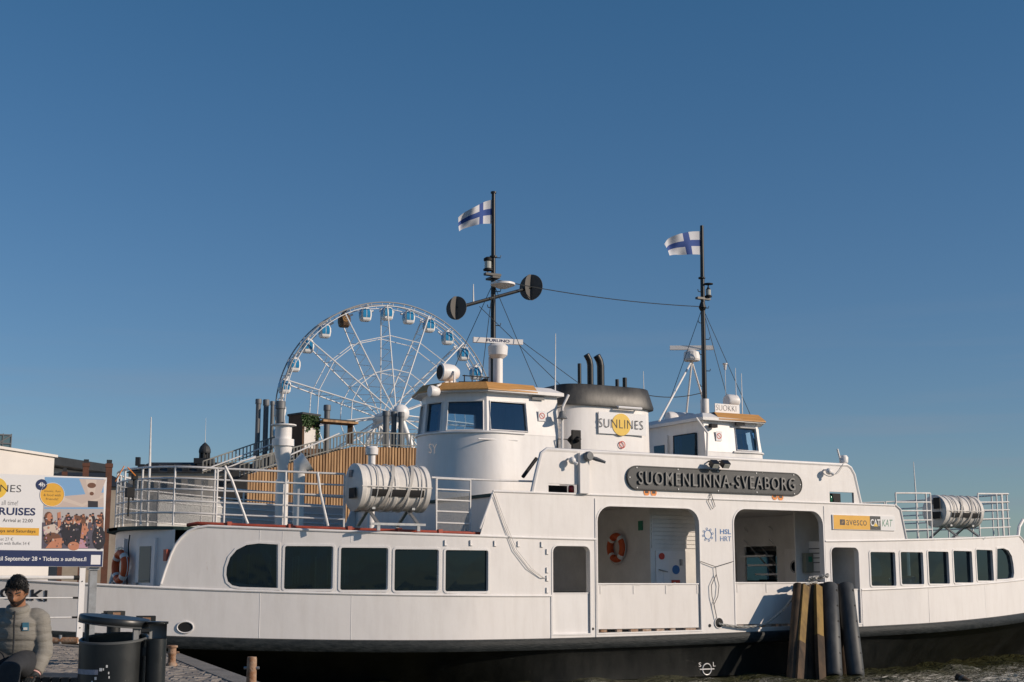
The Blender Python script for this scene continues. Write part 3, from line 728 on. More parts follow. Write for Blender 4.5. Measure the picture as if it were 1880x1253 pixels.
# ---------------------------------------------------------------- wheelhouses
def pt(x, y, t):
    s, z = on_plane(x, y, t); return Vector((s, t, z))
def plan_smooth(pts, n=6):                     # closed Catmull-Rom through the plan points
    out = []; k = len(pts)
    for i in range(k):
        p0, p1, p2, p3 = (Vector(pts[(i + j - 1) % k]) for j in range(4))
        for j in range(n):
            u = j / n; out.append(tuple(.5 * ((2 * p1) + (p2 - p0) * u + (2 * p0 - 5 * p1 + 4 * p2 - p3) * u * u + (3 * p1 - p0 - 3 * p2 + p3) * u ** 3)))
    return out
def wheelhouse(name, sgn, rear, side_end, nose, z0, zs, zw, zh, zr, win_from, fascia_from, label, qx=.83):
    """sgn -1 looks towards the left end, +1 towards the right end"""
    T0, T1 = 2.6, 5.4
    near = [(rear, T0), (side_end, T0), (side_end + sgn * qx, T0 + .70), (nose, HB)]
    plan = near + [(side_end + sgn * qx, T1 - .70), (side_end, T1), (rear, T1)]
    cen = Vector(((rear + nose) / 2, HB))
    def grow(p, d): v = Vector(p) - cen; return tuple(Vector(p) + v.normalized() * d)
    mb = MB()
    # smooth drum below the windows
    drum = []
    front = [plan[1], plan[2], plan[3], plan[4], plan[5]]
    ctrl = [(rear, T0), ((rear + side_end) / 2, T0)] + front + [((rear + side_end) / 2, T1), (rear, T1)]
    cur = []
    for i in range(1, len(ctrl) - 2):
        p0, p1, p2, p3 = (Vector(ctrl[i + j - 1]) for j in range(4))
        for j in range(8):
            u = j / 8; cur.append(.5 * ((2 * p1) + (p2 - p0) * u + (2 * p0 - 5 * p1 + 4 * p2 - p3) * u * u + (3 * p1 - p0 - 3 * p2 + p3) * u ** 3))
    loop = [Vector((rear, T0))] + cur + [Vector(ctrl[-2]), Vector((rear, T1))]
    rows = []
    for (z, g) in ((z0, .10), (z0 + .8, .07), (zs - .12, .03), (zs - .06, .03)):
        rows.append([(grow(p, g)[0] if i not in (0, len(loop) - 1) else p[0], grow(p, g)[1], z) for i, p in enumerate(loop)])
    mb.grid(rows); mb.add([rows[-1][0], rows[-1][-1], rows[0][-1], rows[0][0]], [(0, 1, 2, 3)])
    wh = mb.build(name, M['white2'], ferry, True); wh['label'] = label
    mb = MB(); mb.tube([(grow(p, .05)[0], grow(p, .05)[1], zs - .05) for p in loop[1:-1]], .03, 6); mb.build('ledge', M['white2'], wh, True)
    # faceted window band leaning inwards
    def bandpt(p, z):
        g = .03 - .10 * (z - zs) / (zh - zs); q = grow(p, g); return Vector((p[0] if abs(p[0] - rear) < 1e-6 else q[0], q[1], z))
    facets = []
    wa = Vector((win_from, T0)); wb = Vector((win_from, T1))
    seq = [(plan[0], tuple(wa), False), (tuple(wa), plan[1], True), (plan[1], plan[2], True), (plan[2], plan[3], True), (plan[3], plan[4], True), (plan[4], plan[5], True), (plan[5], tuple(wb), True), (tuple(wb), plan[6], False)]
    wall = MB(); panes = []; frames = []
    for (p, q, w_) in seq:
        a, b = bandpt(p, zs - .07), bandpt(q, zs - .07); c, d = bandpt(q, zh), bandpt(p, zh)
        if not w_:
            wall.add([a, b, c, d], [(0, 1, 2, 3)]); continue
        f0 = (zs - (zs - .07)) / (zh - zs + .07); f1 = (zw - zs + .07) / (zh - zs + .07)
        e = .09 / max((b - a).length, .3)
        def P2(u, v): return (a.lerp(b, u)).lerp(d.lerp(c, u), v)
        o4 = [a, b, c, d]; i4 = [P2(e, f0), P2(1 - e, f0), P2(1 - e, f1), P2(e, f1)]
        nrm = (b - a).cross(d - a).normalized()
        if nrm.dot(((a + c) / 2) - Vector((cen.x, cen.y, (zs + zh) / 2))) > 0: nrm = -nrm
        i5 = [v + nrm * .05 for v in i4]
        wall.add(o4 + i4 + i5, [(0, 1, 5, 4), (1, 2, 6, 5), (2, 3, 7, 6), (3, 0, 4, 7), (4, 5, 9, 8), (5, 6, 10, 9), (6, 7, 11, 10), (7, 4, 8, 11)])
        panes.append(i5)
        fm = MB(); pr = [v - nrm * .012 for v in i4]
        fm.tube(pr, .022, 4, closed=True); frames.append(fm)
    ra, rb = bandpt(plan[0], zs - .07), bandpt(plan[6], zs - .07); rc, rd = bandpt(plan[6], zh), bandpt(plan[0], zh)
    wall.add([ra, rb, rc, rd], [(0, 1, 2, 3)])
    wall.build('window_band', M['white2'], wh)
    for f_ in frames: f_.build('window_frame', M['white2'], wh)
    for q in panes: MB().add(q, [(0, 1, 2, 3)]); mb = MB(); mb.add(q, [(0, 1, 2, 3)]); mb.build('pane', M['whglass'], wh)
    # roof: white slab, wooden brow over the windows
    rp = [grow(p, .16) for p in plan]; rp[0] = (rear - sgn * .12, T0 - .1); rp[-1] = (rear - sgn * .12, T1 + .1)
    mb = MB(); n = len(rp)
    lo = [(p[0], p[1], zh) for p in rp]; md = [(p[0], p[1], zh + .08) for p in rp]
    hi = [(cen.x + (p[0] - cen.x) * .86, HB + (p[1] - HB) * .82, zr) for p in rp]
    mb.add(lo + md + hi, [(i, (i + 1) % n, n + (i + 1) % n, n + i) for i in range(n)] + [(n + i, n + (i + 1) % n, 2 * n + (i + 1) % n, 2 * n + i) for i in range(n)] + [tuple(range(2 * n, 3 * n)), tuple(range(n - 1, -1, -1))])
    mb.build('roof', M['white2'], wh)
    fp = [(fascia_from, T0 - .12)] + [grow(p, .20) for p in plan[1:6]] + [(fascia_from, T1 + .12)]
    mb = MB(); lo = [(p[0], p[1], zh + .03) for p in fp]
    lo2 = [(p[0], p[1], zh + .06) for p in fp]
    hi = [(cen.x + (p[0] - cen.x) * .90, HB + (p[1] - HB) * .86, zr + .03) for p in fp]
    hi[0] = (fascia_from, HB + (fp[0][1] - HB) * .86, zr + .03); hi[-1] = (fascia_from, HB + (fp[-1][1] - HB) * .86, zr + .03)
    n = len(fp)
    mb.add(lo + lo2 + hi, [(i, i + 1, n + i + 1, n + i) for i in range(n - 1)] + [(n + i, n + i + 1, 2 * n + i + 1, 2 * n + i) for i in range(n - 1)] + [tuple(range(2 * n, 3 * n))])
    mb.build('wooden_brow', M['wood'], wh)
    # inside: console and back wall so the panes look into a room
    mb = MB(); mb.box(nose - sgn * .5, T0 + .5, zs - .6, nose - sgn * .9, T1 - .5, zs + .02); mb.build('console', M['greysteel'], wh)
    return wh
whL = wheelhouse('wheelhouse', -1, -2.6, -4.62, -5.66, 4.15, 5.86, 6.58, 6.80, 7.02, -3.42, -3.25, 'tall white wheelhouse with rounded front and wooden brow')
whR = wheelhouse('wheelhouse', 1, 1.95, 3.80, 4.34, 4.15, 5.70, 6.33, 6.46, 6.68, 2.90, 2.35, 'smaller white wheelhouse carrying a name board on its roof', .40)
# rear face of the second wheelhouse: door and dark window
mb = MB(); mb.box(1.90, 2.95, 5.15, 1.946, 3.95, 6.15); w_ = mb.build('rear_window', M['glass'], whR)
mb = MB(); mb.tube([(1.9, 2.95, 5.15), (1.9, 3.95, 5.15), (1.9, 3.95, 6.15), (1.9, 2.95, 6.15)], .02, 4, closed=True); mb.build('rear_window_frame', M['black'], whR)
mb = MB(); mb.box(1.90, 4.25, 4.2, 1.946, 5.0, 6.2); mb.build('rear_door', M['white2'], whR)
mb = MB(); mb.box(1.885, 4.38, 5.2, 1.9, 4.88, 5.95); mb.build('door_window', M['glass'], whR)
# sliding door rail, handrails and details on the first wheelhouse
mb = MB(); mb.tube([(-2.55, 2.5, 4.9), (-2.55, 2.48, 6.5), (-2.35, 2.5, 6.85)], .035, 8); mb.build('drain_pipe', M['white2'], whL, True)
mb = MB(); mb.tube([(1.93, 2.5, 5.4), (1.95, 2.48, 6.1), (1.6, 2.5, 6.5)], .03, 8); mb.build('drain_pipe', M['white2'], whR, True)
mb = MB(); a = pt(950, 809, 2.55); b = pt(878, 806, 2.52); mb.tube([a, b], .02, 6); mb.build('hand_rail', M['white2'], whL)
mb = MB(); mb.box(-3.0, 2.585, 6.68, -3.35, 2.60, 6.78); mb.build('vent_grille', M['greysteel'], whL)
# no-smoking stickers (ring and bar)
def ban_sticker(parent, s, t, z, r, mring):
    mb = MB(); mb.lathe([(r * .78, 0), (r, 0), (r, .006), (r * .78, .006)], (s, t - .006, z), 20, 'Y', cap=False)
    mb.bar((s - r * .6, t - .004, z + r * .6), (s + r * .6, t - .004, z - r * .6), .006, r * .16, up=(0, 0, 1)); mb.build('sticker', mring, parent)
for (x, y, t, pr) in ((995, 764, 2.585, whL), (1320, 801, 2.585, whR), (1142, 817, 3.12, None)):
    p = pt(x, y, t)
    if pr is not None:
        mb = MB(); mb.box(p.x - .1, t - .004, p.z - .13, p.x + .1, t, p.z + .13); st = mb.build('notice', M['signwhite'], pr)
        mb = MB(); mb.lathe([(.062, 0), (.08, 0), (.08, .004), (.062, .004)], (p.x, t - .008, p.z), 20, 'Y', cap=False); mb.bar((p.x - .05, t - .006, p.z + .05), (p.x + .05, t - .006, p.z - .05), .004, .014); mb.build('ban_ring', M['redprint'], pr)
p = pt(783, 826, 3.55)
text_obj('wheelhouse_mark', 'SY', M['greyink'], whL, p.x - .1, p.x + .12, p.z - .12, p.z + .12, 3.22)

# ---------------------------------------------------------------- funnel
fc = (-.62, 4.0)
def sup(a, hl, hw, e=4.2):
    c, s = math.cos(a), math.sin(a)
    return fc[0] + hl * math.copysign(abs(c) ** (2 / e), c), fc[1] + hw * math.copysign(abs(s) ** (2 / e), s)
mb = MB(); rows = []
for (z, k) in ((4.15, 1.0), (5.5, 1.0), (6.80, .985)):
    rows.append([(*sup(2 * PI * i / 48, 1.42 * k, .86 * k), z) for i in range(49)])
mb.grid(rows); fn = mb.build('funnel', M['white2'], ferry, True); fn['label'] = 'white funnel with black top band and two bent exhaust pipes'
mb = MB(); rows = []
for (z, k, kk) in ((6.72, 1.0, 0), (6.72, 1.075, .02), (6.78, 1.08, .02), (7.26, .985, 0), (7.28, .96, 0), (7.2, .93, 0), (7.18, .02, 0)):
    rows.append([(*sup(2 * PI * i / 48, 1.42 * k, .86 * k + kk), z) for i in range(49)])
mb.grid(rows); mb.build('funnel_band', M['funnelblack'], fn, True)
mb = MB()
for (x, yb, yt, r, bend) in ((1084, 705, 652, .085, 1), (1103, 706, 654, .10, 1), (1064, 702, 668, .05, 0), (1133, 707, 697, .05, 0), (1147, 707, 694, .06, 0)):
    b_ = pt(x, yb, 4.0); t_ = pt(x, yt, 4.0); path = [(b_.x, 4.0, 7.0), (b_.x, 4.0, t_.z - (.28 if bend else 0))]
    if bend: path += [(b_.x - .03, 4.0, t_.z - .14), (b_.x - .12, 4.0, t_.z)]
    mb.tube(path, r, 12)
mb.build_each('exhaust_pipe', M['black'], fn, True)
p0 = pt(1098, 756, 3.12); p1 = pt(1185, 801, 3.12)
mb = MB(); mb.box(p0.x, 3.09, p1.z, p1.x, 3.12, p0.z); fs_ = mb.build('funnel_sign', M['signwhite'], fn)
zc2 = (p0.z + p1.z) / 2
pc = pt(1141, 780, 3.08)
mb = MB(); mb.lathe([(.29, 0), (.29, .008)], (pc.x, 3.078, pc.z + .0), 32, 'Y'); mb.build('sun_disc', M['sunyellow'], fs_)
l0 = pt(1100, 780, 3.07).x; l1 = pt(1181, 780, 3.07).x
text_obj('lettering', 'SUNLINES', M['ink'], fs_, l0, l1, pc.z - .10, pc.z + .13, 3.072, bold=-.012, spacing=1.1)
mb = MB(); p = pt(1142, 817, 3.12); mb.lathe([(.075, 0), (.10, 0), (.10, .005), (.075, .005)], (p.x, 3.11, p.z), 20, 'Y', cap=False); mb.bar((p.x - .06, 3.112, p.z + .06), (p.x + .06, 3.112, p.z - .06), .004, .016); mb.build('ban_ring', M['redprint'], fn)
mb = MB(); a = pt(1135, 748, 3.0); b = pt(1178, 751, 3.0); mb.tube([a, b], .035, 8); mb.tube([a, a + Vector((0, .15, .08))], .02, 6); mb.tube([b, b + Vector((0, .15, .08))], .02, 6); mb.build('strip_lamp', M['signwhite'], fn, True)
mb = MB()
for i in range(9): mb.box(-1.95, 3.5, 5.25 + .13 * i, -2.02, 4.5, 5.33 + .13 * i)
mb.build_each('louvre', M['white2'], fn)
# fog horn loudspeaker beside the funnel
mb = MB(); p = pt(1056, 808, 2.5); mb.lathe([(.05, -.22), (.08, -.1), (.11, 0), (.2, .06), (.2, .08)], (p.x, 2.5, p.z), 4, 'Y'); mb.box(p.x - .12, 2.42, p.z - .24, p.x + .12, 2.5, p.z + .24); mb.tube([(p.x - .5, 2.6, 5.2), (p.x - .5, 2.5, p.z), (p.x, 2.5, p.z)], .015, 6); mb.build('loudspeaker', M['matblack'], ferry)
# bell on the wheelhouse corner
mb = MB(); p = pt(1030, 762, 2.4); mb.lathe([(.02, .2), (.07, .17), (.09, .06), (.14, 0), (.13, 0)], (p.x, 2.35, p.z - .1), 16); mb.tube([(p.x, 2.35, p.z + .1), (p.x, 2.35, p.z + .2), (p.x, 2.6, p.z + .2)], .015, 6); mb.build('ship_bell', M['greysteel'], ferry, True)
# fire-hose box light and brackets on the bulwark face
mb = MB(); p = pt(1080, 838, -.15); mb.lathe([(.09, -.08), (.11, -.04), (.11, .04), (.06, .08)], (p.x, -.16, p.z), 16, 'Y'); mb.tube([(p.x, -.1, p.z), (p.x + .18, -.2, p.z - .06), (p.x + .36, -.32, p.z - .14)], [.03, .05, .03], 8); mb.build('deck_lamp', M['greysteel'], ferry, True)
for x in (1310, 1330):
    mb = MB(); p = pt(x, 854, -.2); mb.tube([(p.x, 0, p.z + .1), (p.x, -.12, p.z + .1)], .02, 6); mb.obox((p.x + .02, -.2, p.z + .02), (.10, 0, 0), (0, .06, .05), (0, -.045, .055)); fl = mb.build('floodlight', M['black'], ferry)
    mb = MB(); mb.obox((p.x + .02, -.262, p.z - .035), (.085, 0, 0), (0, .006, .005), (0, -.035, .042)); mb.build('floodlight_lens', M['lens'], fl)
for (x, y) in ((1519, 866), (1048, 846)):
    mb = MB(); p = pt(x, y, -.12); mb.tube([(p.x, 0, p.z + .05), (p.x, -.12, p.z + .03)], .025, 6); mb.sphere((p.x + .02, -.15, p.z), .085, 12, 8); mb.tube([(p.x + .02, -.17, p.z - .02), (p.x + .10, -.24, p.z - .08)], .035, 8); mb.build('camera_dome', M['white2'], ferry, True)
mb = MB(); p = pt(1549, 845, .1); mb.lathe([(.07, 0), (.11, .03), (.12, .16), (.08, .22)], (p.x, .1, p.z - .1), 14); mb.tube([(p.x - .05, .1, 5.1), (p.x - .2, .1, p.z + .28)], .025, 6); mb.build('radio_dome', M['white2'], ferry, True)
def catenary(a, b, sag, n=14):
    a = Vector(a); b = Vector(b)
    return [a.lerp(b, i / n) - Vector((0, 0, sag * 4 * (i / n) * (1 - i / n))) for i in range(n + 1)]
mb = MB(); mb.tube(catenary(pt(1519, 862, -.1), pt(1548, 852, -.02), .2), .01, 5); mb.build('camera_cable', M['cable'], ferry)
mb = MB(); a = pt(905, 905, -.03); mb.tube([pt(905, 905, -.03), pt(925, 960, -.04), pt(945, 1010, -.05), pt(970, 1043, -.05), pt(995, 1060, -.05), pt(1012, 1063, .1)], .007, 5)
mb.tube([pt(908, 905, -.03), pt(928, 960, -.05), pt(949, 1010, -.05), pt(975, 1043, -.05), pt(998, 1061, -.05), pt(1012, 1064, .1)], .006, 5); mb.build_each('hanging_cable', M['cable'], ferry, True)
# prohibition stickers under the name plate
for (x, y) in ((1187, 904), (1200, 905), (1422, 912), (1433, 913)):
    mb = MB(); p = pt(x, y, 0); mb.lathe([(.085, 0), (.085, .004)], (p.x, -.008, p.z), 20, 'Y'); st = mb.build('warning_sticker', M['orangeprint'], ferry)
    mb = MB(); mb.box(p.x - .045, -.013, p.z - .02, p.x + .045, -.009, p.z + .03); mb.build('sticker_symbol', M['ink'], st)
# yellow sponsor board
p0 = pt(1529, 945, -.03); p1 = pt(1643, 975, -.03); z0, z1 = (p1.z + .0), p0.z
sx = lambda x: pt(x, 960, -.03).x
mb = MB(); mb.box(sx(1529), -.03, z0, sx(1643), -.002, z1); bd = mb.build('sponsor_board', M['signwhite'], ferry); bd['label'] = 'long board with yellow field, dark square and green lettering'
mb = MB(); mb.box(sx(1530.5), -.034, z0 + .01, sx(1597), -.0305, z1 - .01); mb.build('yellow_field', M['yellow'], bd)
mb = MB(); mb.box(sx(1597), -.035, z0 + .01, sx(1616.5), -.0305, z1 - .01); mb.build('dark_field', M['plaque'], bd)
zc = (z0 + z1) / 2
mb = MB(); mb.box(sx(1542), -.037, zc - .07, sx(1551), -.0345, zc + .07); mb.build('logo_square', M['ink'], bd)
text_obj('logo_mark', '//', M['yellow'], bd, sx(1544.5), sx(1548.5), zc - .04, zc + .04, -.038)
text_obj('lettering', 'avesco', M['ink'], bd, sx(1553.5), sx(1591), zc - .075, zc + .06, -.0345, bold=-.004)
text_obj('lettering', 'CAT', M['signwhite'], bd, sx(1598), sx(1616), zc - .08, zc + .10, -.036, bold=.02)
mb = MB(); mb.add([(sx(1603), -.0375, zc - .085), (sx(1611.5), -.0375, zc - .085), (sx(1607.2), -.0375, zc + .01)], [(0, 1, 2)]); mb.build('logo_triangle', M['sunyellow'], bd)
text_obj('lettering', 'KAT', M['greenprint'], bd, sx(1619), sx(1637), zc - .08, zc + .10, -.0305, shear=.2)
# operator mark on the pillar
px_ = lambda x, y=982: pt(x, y, 0)
text_obj('lettering', 'HSL', M['blueprint'], ferry, px_(1322).x, px_(1342).x, pt(1330, 981, 0).z, pt(1330, 972, 0).z, -.006, bold=.012)
text_obj('lettering', 'HRT', M['blueprint'], ferry, px_(1322).x, px_(1342).x, pt(1330, 994, 0).z, pt(1330, 985, 0).z, -.006, bold=-.006)
mb = MB(); c = pt(1299.5, 982, 0); mb.lathe([(.098, 0), (.112, 0), (.112, .003), (.098, .003)], (c.x, -.007, c.z), 28, 'Y', cap=False)
for i in range(8):
    a = 2 * PI * i / 8 + .2; mb.lathe([(.02, 0), (.028, 0), (.028, .003), (.02, .003)], (c.x + .143 * math.cos(a), -.007, c.z + .143 * math.sin(a)), 10, 'Y', cap=False)
mb.box(px_(1313.5).x, -.007, c.z - .16, px_(1314.5).x, -.004, c.z + .16); mb.build('operator_mark', M['blueprint'], ferry)
# notices by the gates, loops of thin wire on the pillar
mb = MB(); mb.tube([pt(1286, 1031, -.04), pt(1314, 1041, -.05), pt(1347, 1031, -.04)], .008, 5); mb.tube([pt(1314, 1041, -.05), pt(1315, 1055, -.05)], .008, 5)
mb.tube([pt(1315, 1055, -.05), pt(1306, 1075, -.05), pt(1307, 1095, -.05), pt(1315, 1130, -.05)], .009, 5); mb.tube([pt(1315, 1055, -.05), pt(1320, 1075, -.05), pt(1318, 1095, -.05), pt(1311, 1110, -.05), pt(1316, 1136, -.05)], .009, 5)
mb.tube([pt(1306, 905, -.03), pt(1300, 920, -.03), pt(1308, 935, -.03), pt(1313, 930, -.03), pt(1305, 905, -.03)], .008, 5)
mb.build_each('pillar_wire', M['wire'], ferry, True)
mb = MB(); p = pt(1319.5, 1144, 0); mb.lathe([(.118, 0), (.118, .012)], (p.x, -.012, p.z), 24, 'Y'); mh = mb.build('mooring_hole', M['matblack'], ferry)
mb = MB(); mb.tube([(p.x + .125 * math.cos(a), -.012, p.z + .125 * math.sin(a)) for a in [2 * PI * i / 24 for i in range(24)]], .014, 6, closed=True); mb.build('hole_rim', M['white2'], mh, True)
for (x, y, r) in ((1303, 1149, .04), (1088.5, 1155, .03)):
    mb = MB(); p = pt(x, y, 0); mb.lathe([(r, 0), (r, .008)], (p.x, -.008, p.z), 14, 'Y'); mb.build('drain_hole', M['matblack'], ferry)
# oval fairlead in the hull near the left end
s, z = on_side(340, 1152); d = dtside(s); n2 = Vector((d, -1, 0)).normalized(); tg = Vector((1, d, 0)).normalized()
c = Vector((s, tside(s), z)) + n2 * .008
ring = [c + tg * (.165 * math.cos(a)) + Vector((0, 0, .115 * math.sin(a))) for a in [2 * PI * i / 28 for i in range(28)]]
mb = MB(); mb.add(ring, [tuple(range(28))]); fl = mb.build('fairlead', M['matblack'], ferry)
mb = MB(); mb.tube([p + n2 * .004 for p in ring], .016, 6, closed=True); mb.build('fairlead_rim', M['white2'], fl, True)
# painted name near the left end, following the side
def curved_text(name, body, m, s0, s1, z0, z1, off, bold=0.0, parent=ferry, shear=0.0):
    co, fs, lo, hi = text_mesh(body, bold)
    vs = []
    for c in co:
        u = (c[0] - lo[0]) / (hi[0] - lo[0]); v = (c[1] - lo[1]) / (hi[1] - lo[1]); s = s0 + (s1 - s0) * u
        vs.append((s, tside(s) - off, z0 + (z1 - z0) * v + mould_z(s) - mould_z(s1)))
    me = bpy.data.meshes.new(name); me.from_pydata(vs, [], fs); me.materials.append(m); me.update()
    o = bpy.data.objects.new(name, me); col.objects.link(o); o.parent = parent; return o
e = on_side(86, 1105); e2 = on_side(86, 1084)
curved_text('ship_name', 'SUOKKI', M['ink'], e[0] - 1.30, e[0], e[1], e2[1], .012, bold=.02)
# load line mark on the lower hull
c = pt(1298, 1229, .06); c.y = -.02 + .09
mb = MB(); tl = .11
def hp(s, z):                                  # point on the near lower hull
    sec = hull_sec(s)
    for i in range(3):
        if sec[i + 1][2] <= z <= sec[i][2]:
            u = (sec[i][2] - z) / (sec[i][2] - sec[i + 1][2]); return Vector((s, sec[i][1] + (sec[i + 1][1] - sec[i][1]) * u - .012, z))
    return Vector((s, sec[0][1] - .012, z))
c = Vector((on_plane(1298, 1229, .1)[0], 0, on_plane(1298, 1229, .1)[1]))
mb.tube([hp(c.x + .13 * math.cos(a), c.z + .13 * math.sin(a)) for a in [2 * PI * i / 24 for i in range(24)]], .013, 5, closed=True)
mb.tube([hp(c.x - .21, c.z), hp(c.x + .21, c.z)], .014, 5); lm = mb.build('load_line', M['signwhite'], ferry)
q = hp(c.x - .2, c.z + .1); text_obj('letter', 'S', M['signwhite'], lm, q.x - .04, q.x + .03, q.z - .04, q.z + .06, q.y)
q = hp(c.x + .2, c.z + .1); text_obj('letter', 'L', M['signwhite'], lm, q.x - .02, q.x + .05, q.z - .04, q.z + .06, q.y)

# ---------------------------------------------------------------- railings of the upper decks
def railing(name, path, hts, every, post_r=.024, rail_r=.02, m=None, sheet=None, mm=None):
    m = m or M['rail']; path = [Vector(p) for p in path]
    mb = MB()
    for h in hts: mb.tube([p + Vector((0, 0, h)) for p in path], rail_r if h < hts[-1] else rail_r * 1.2, 6)
    L = 0; nxt = 0
    for i in range(len(path)):
        if i: L += (path[i] - path[i - 1]).length
        if L >= nxt - 1e-6 or i == len(path) - 1:
            mb.tube([path[i], path[i] + Vector((0, 0, hts[-1]))], post_r, 6); nxt = L + every
    o = mb.build(name, m, ferry, True)
    if sheet:
        mb = MB(); mb.grid([[p + Vector((0, 0, sheet[0])) for p in path], [p + Vector((0, 0, sheet[1])) for p in path]]); mb.build('rail_mesh', mm or M['mesh'], o)
    return o
H5 = [.27, .52, .77, 1.0, 1.24]
def edge_pt(s, side, inset): w_ = upper_half(s, inset); return (s, HB - side * w_, roof_z(s))
railing('railing', [edge_pt(-6.25 - .2 * i, 1, .32) for i in range(5)], H5, .8, sheet=(.05, .95))
railing('railing', [edge_pt(-9.05 - .2 * i, 1, .32) for i in range(14)], H5, 1.15)
endp = []
for i in range(33):
    a = -PI / 2 + PI * i / 32; s = -11.6 - 1.45 * math.cos(a); w0 = HB - tside(-11.6) - .32
    endp.append((s, HB + w0 * math.sin(a), roof_z(s)))
railing('railing', endp, H5, .8, sheet=(.05, 1.0))
railing('railing', [edge_pt(-11.6 + .2 * i, -1, .32) for i in range(28)], H5, 1.15, sheet=(.05, .95), mm=M['sheet'])
railing('railing', [edge_pt(6.45 + .2 * i, 1, .30) for i in range(8)], H5, 1.2)
railing('railing', [edge_pt(10.35 + .2 * i, 1, .30) for i in range(9)], H5, 1.2)
railing('railing', [edge_pt(6.45 + .2 * i, -1, .30) for i in range(28)], H5, 1.2, sheet=(.05, .95), mm=M['sheet'])
endr = []
for i in range(33):
    a = -PI / 2 + PI * i / 32; s = 11.9 + 1.3 * math.cos(a); w0 = HB - tside(11.9) - .30
    endr.append((s, HB + w0 * math.sin(a), roof_z(s)))
railing('railing', endr, H5, .9)
# slanted steps beside the deckhouse and gates in the rail
mb = MB(); mb.tube([pt(413, 856, .45), pt(425, 880, .42), pt(452, 955, .35), pt(455, 962, .33)], .028, 8); mb.tube([pt(583, 868, .5), pt(588, 905, .48), pt(602, 966, .4)], .03, 8); mb.build_each('rail_brace', M['rail'], ferry, True)
side_red = [(s, tside(s) + .14, roof_z(s) + .05) for s in [-12.0 + 6.0 * i / 40 for i in range(41)]]
mb = MB(); mb.tube([(-12.15, tside(-12.15) + .3, roof_z(-12) + .02)] + side_red, .042, 8); rp_ = mb.build('fire_main', M['redpipe'], ferry, True)
mb = MB()
for i in (4, 12, 20, 27, 33): p = side_red[i]; mb.box(p[0] - .05, p[1] - .055, p[2] - .06, p[0] + .05, p[1] + .055, p[2] + .065)
mb.build_each('pipe_flange', M['redpipe'], rp_)
# stowed ladder and plank by the deckhouse
mb = MB(); mb.tube([pt(985, 842, 1.0), pt(960, 876, .9)], .045, 8); mb.build('davit_arm', M['matblack'], ferry, True)
mb = MB(); mb.tube([pt(1005, 885, .3), pt(900, 882, .3), pt(793, 877, .5)], .022, 6); mb.tube([pt(1004, 885, .3), pt(1004, 906, .3)], .022, 6); mb.build_each('side_rail', M['rail'], ferry, True)
# ventilators on the left upper deck
mb = MB(); b = pt(518, 885, 6.2); t_ = pt(518, 780, 6.2); h = t_.z - b.z
mb.lathe([(.13, 0), (.13, h * .28), (.20, h * .46), (.23, h * .60), (.23, h * .62)], (b.x, 6.2, b.z), 20); mb.lathe([(.28, h * .62), (.28, h * .74), (.21, h * .74), (.21, h * .97), (.32, h * .98), (.32, h)], (b.x, 6.2, b.z), 20)
mb.tube([(b.x, 6.2, roof_z(b.x)), (b.x, 6.2, b.z + .05)], .16, 16); mb.build('ventilator', M['white2'], ferry, True)
mb = MB(); b = pt(548, 920, 5.6); t_ = pt(556, 845, 5.6)
mb.tube([(b.x, 5.6, roof_z(b.x)), (b.x, 5.6, t_.z - .35), (b.x + .03, 5.57, t_.z - .15), (b.x + .18, 5.52, t_.z - .04)], [.13, .14, .22, .27], 16); mb.build('cowl_vent', M['white2'], ferry, True)
mb = MB(); b = pt(682, 870, 4.2); t_ = pt(682, 820, 4.2); mb.lathe([(.09, roof_z(b.x)), (.09, t_.z - .22), (.15, t_.z - .2), (.16, t_.z - .05), (.12, t_.z)], (b.x, 4.2, 0), 16); mb.build('mushroom_vent', M['white2'], ferry, True)
mb = MB(); a = pt(275, 855, 5.0); b = pt(277.5, 766, 5.0); mb.tube([(a.x, 5.0, roof_z(a.x)), tuple(a), tuple(b)], [.03, .03, .012], 6); mb.build('staff', M['rail'], ferry)
mb = MB(); a = pt(1681, 905, 5.0); b = pt(1677, 848, 5.0); mb.tube([(a.x, 5.0, roof_z(a.x)), tuple(a), tuple(b)], [.03, .025, .010], 6); mb.build('staff', M['rail'], ferry)
# speaker lamps and box on the left end rail, small lamp on a bracket
for (x, y, sz) in ((237, 905, .10), (246, 876, .06)):
    mb = MB(); p = pt(x, y, 2.6); mb.box(p.x - sz * .8, 2.45, p.z - sz, p.x + sz * .8, 2.65, p.z + sz); mb.tube([(p.x, 2.6, p.z - .5), (p.x, 2.6, p.z)], .02, 6); mb.build('deck_light', M['matblack'], ferry)
mb = MB(); mb.tube([pt(228, 856, 2.4), pt(220, 870, 2.4), pt(212, 884, 2.5)], .012, 5); mb.tube([pt(234, 858, 2.4), pt(249, 874, 2.4)], .012, 5); mb.build_each('orange_cord', M['orangeprint'], ferry)
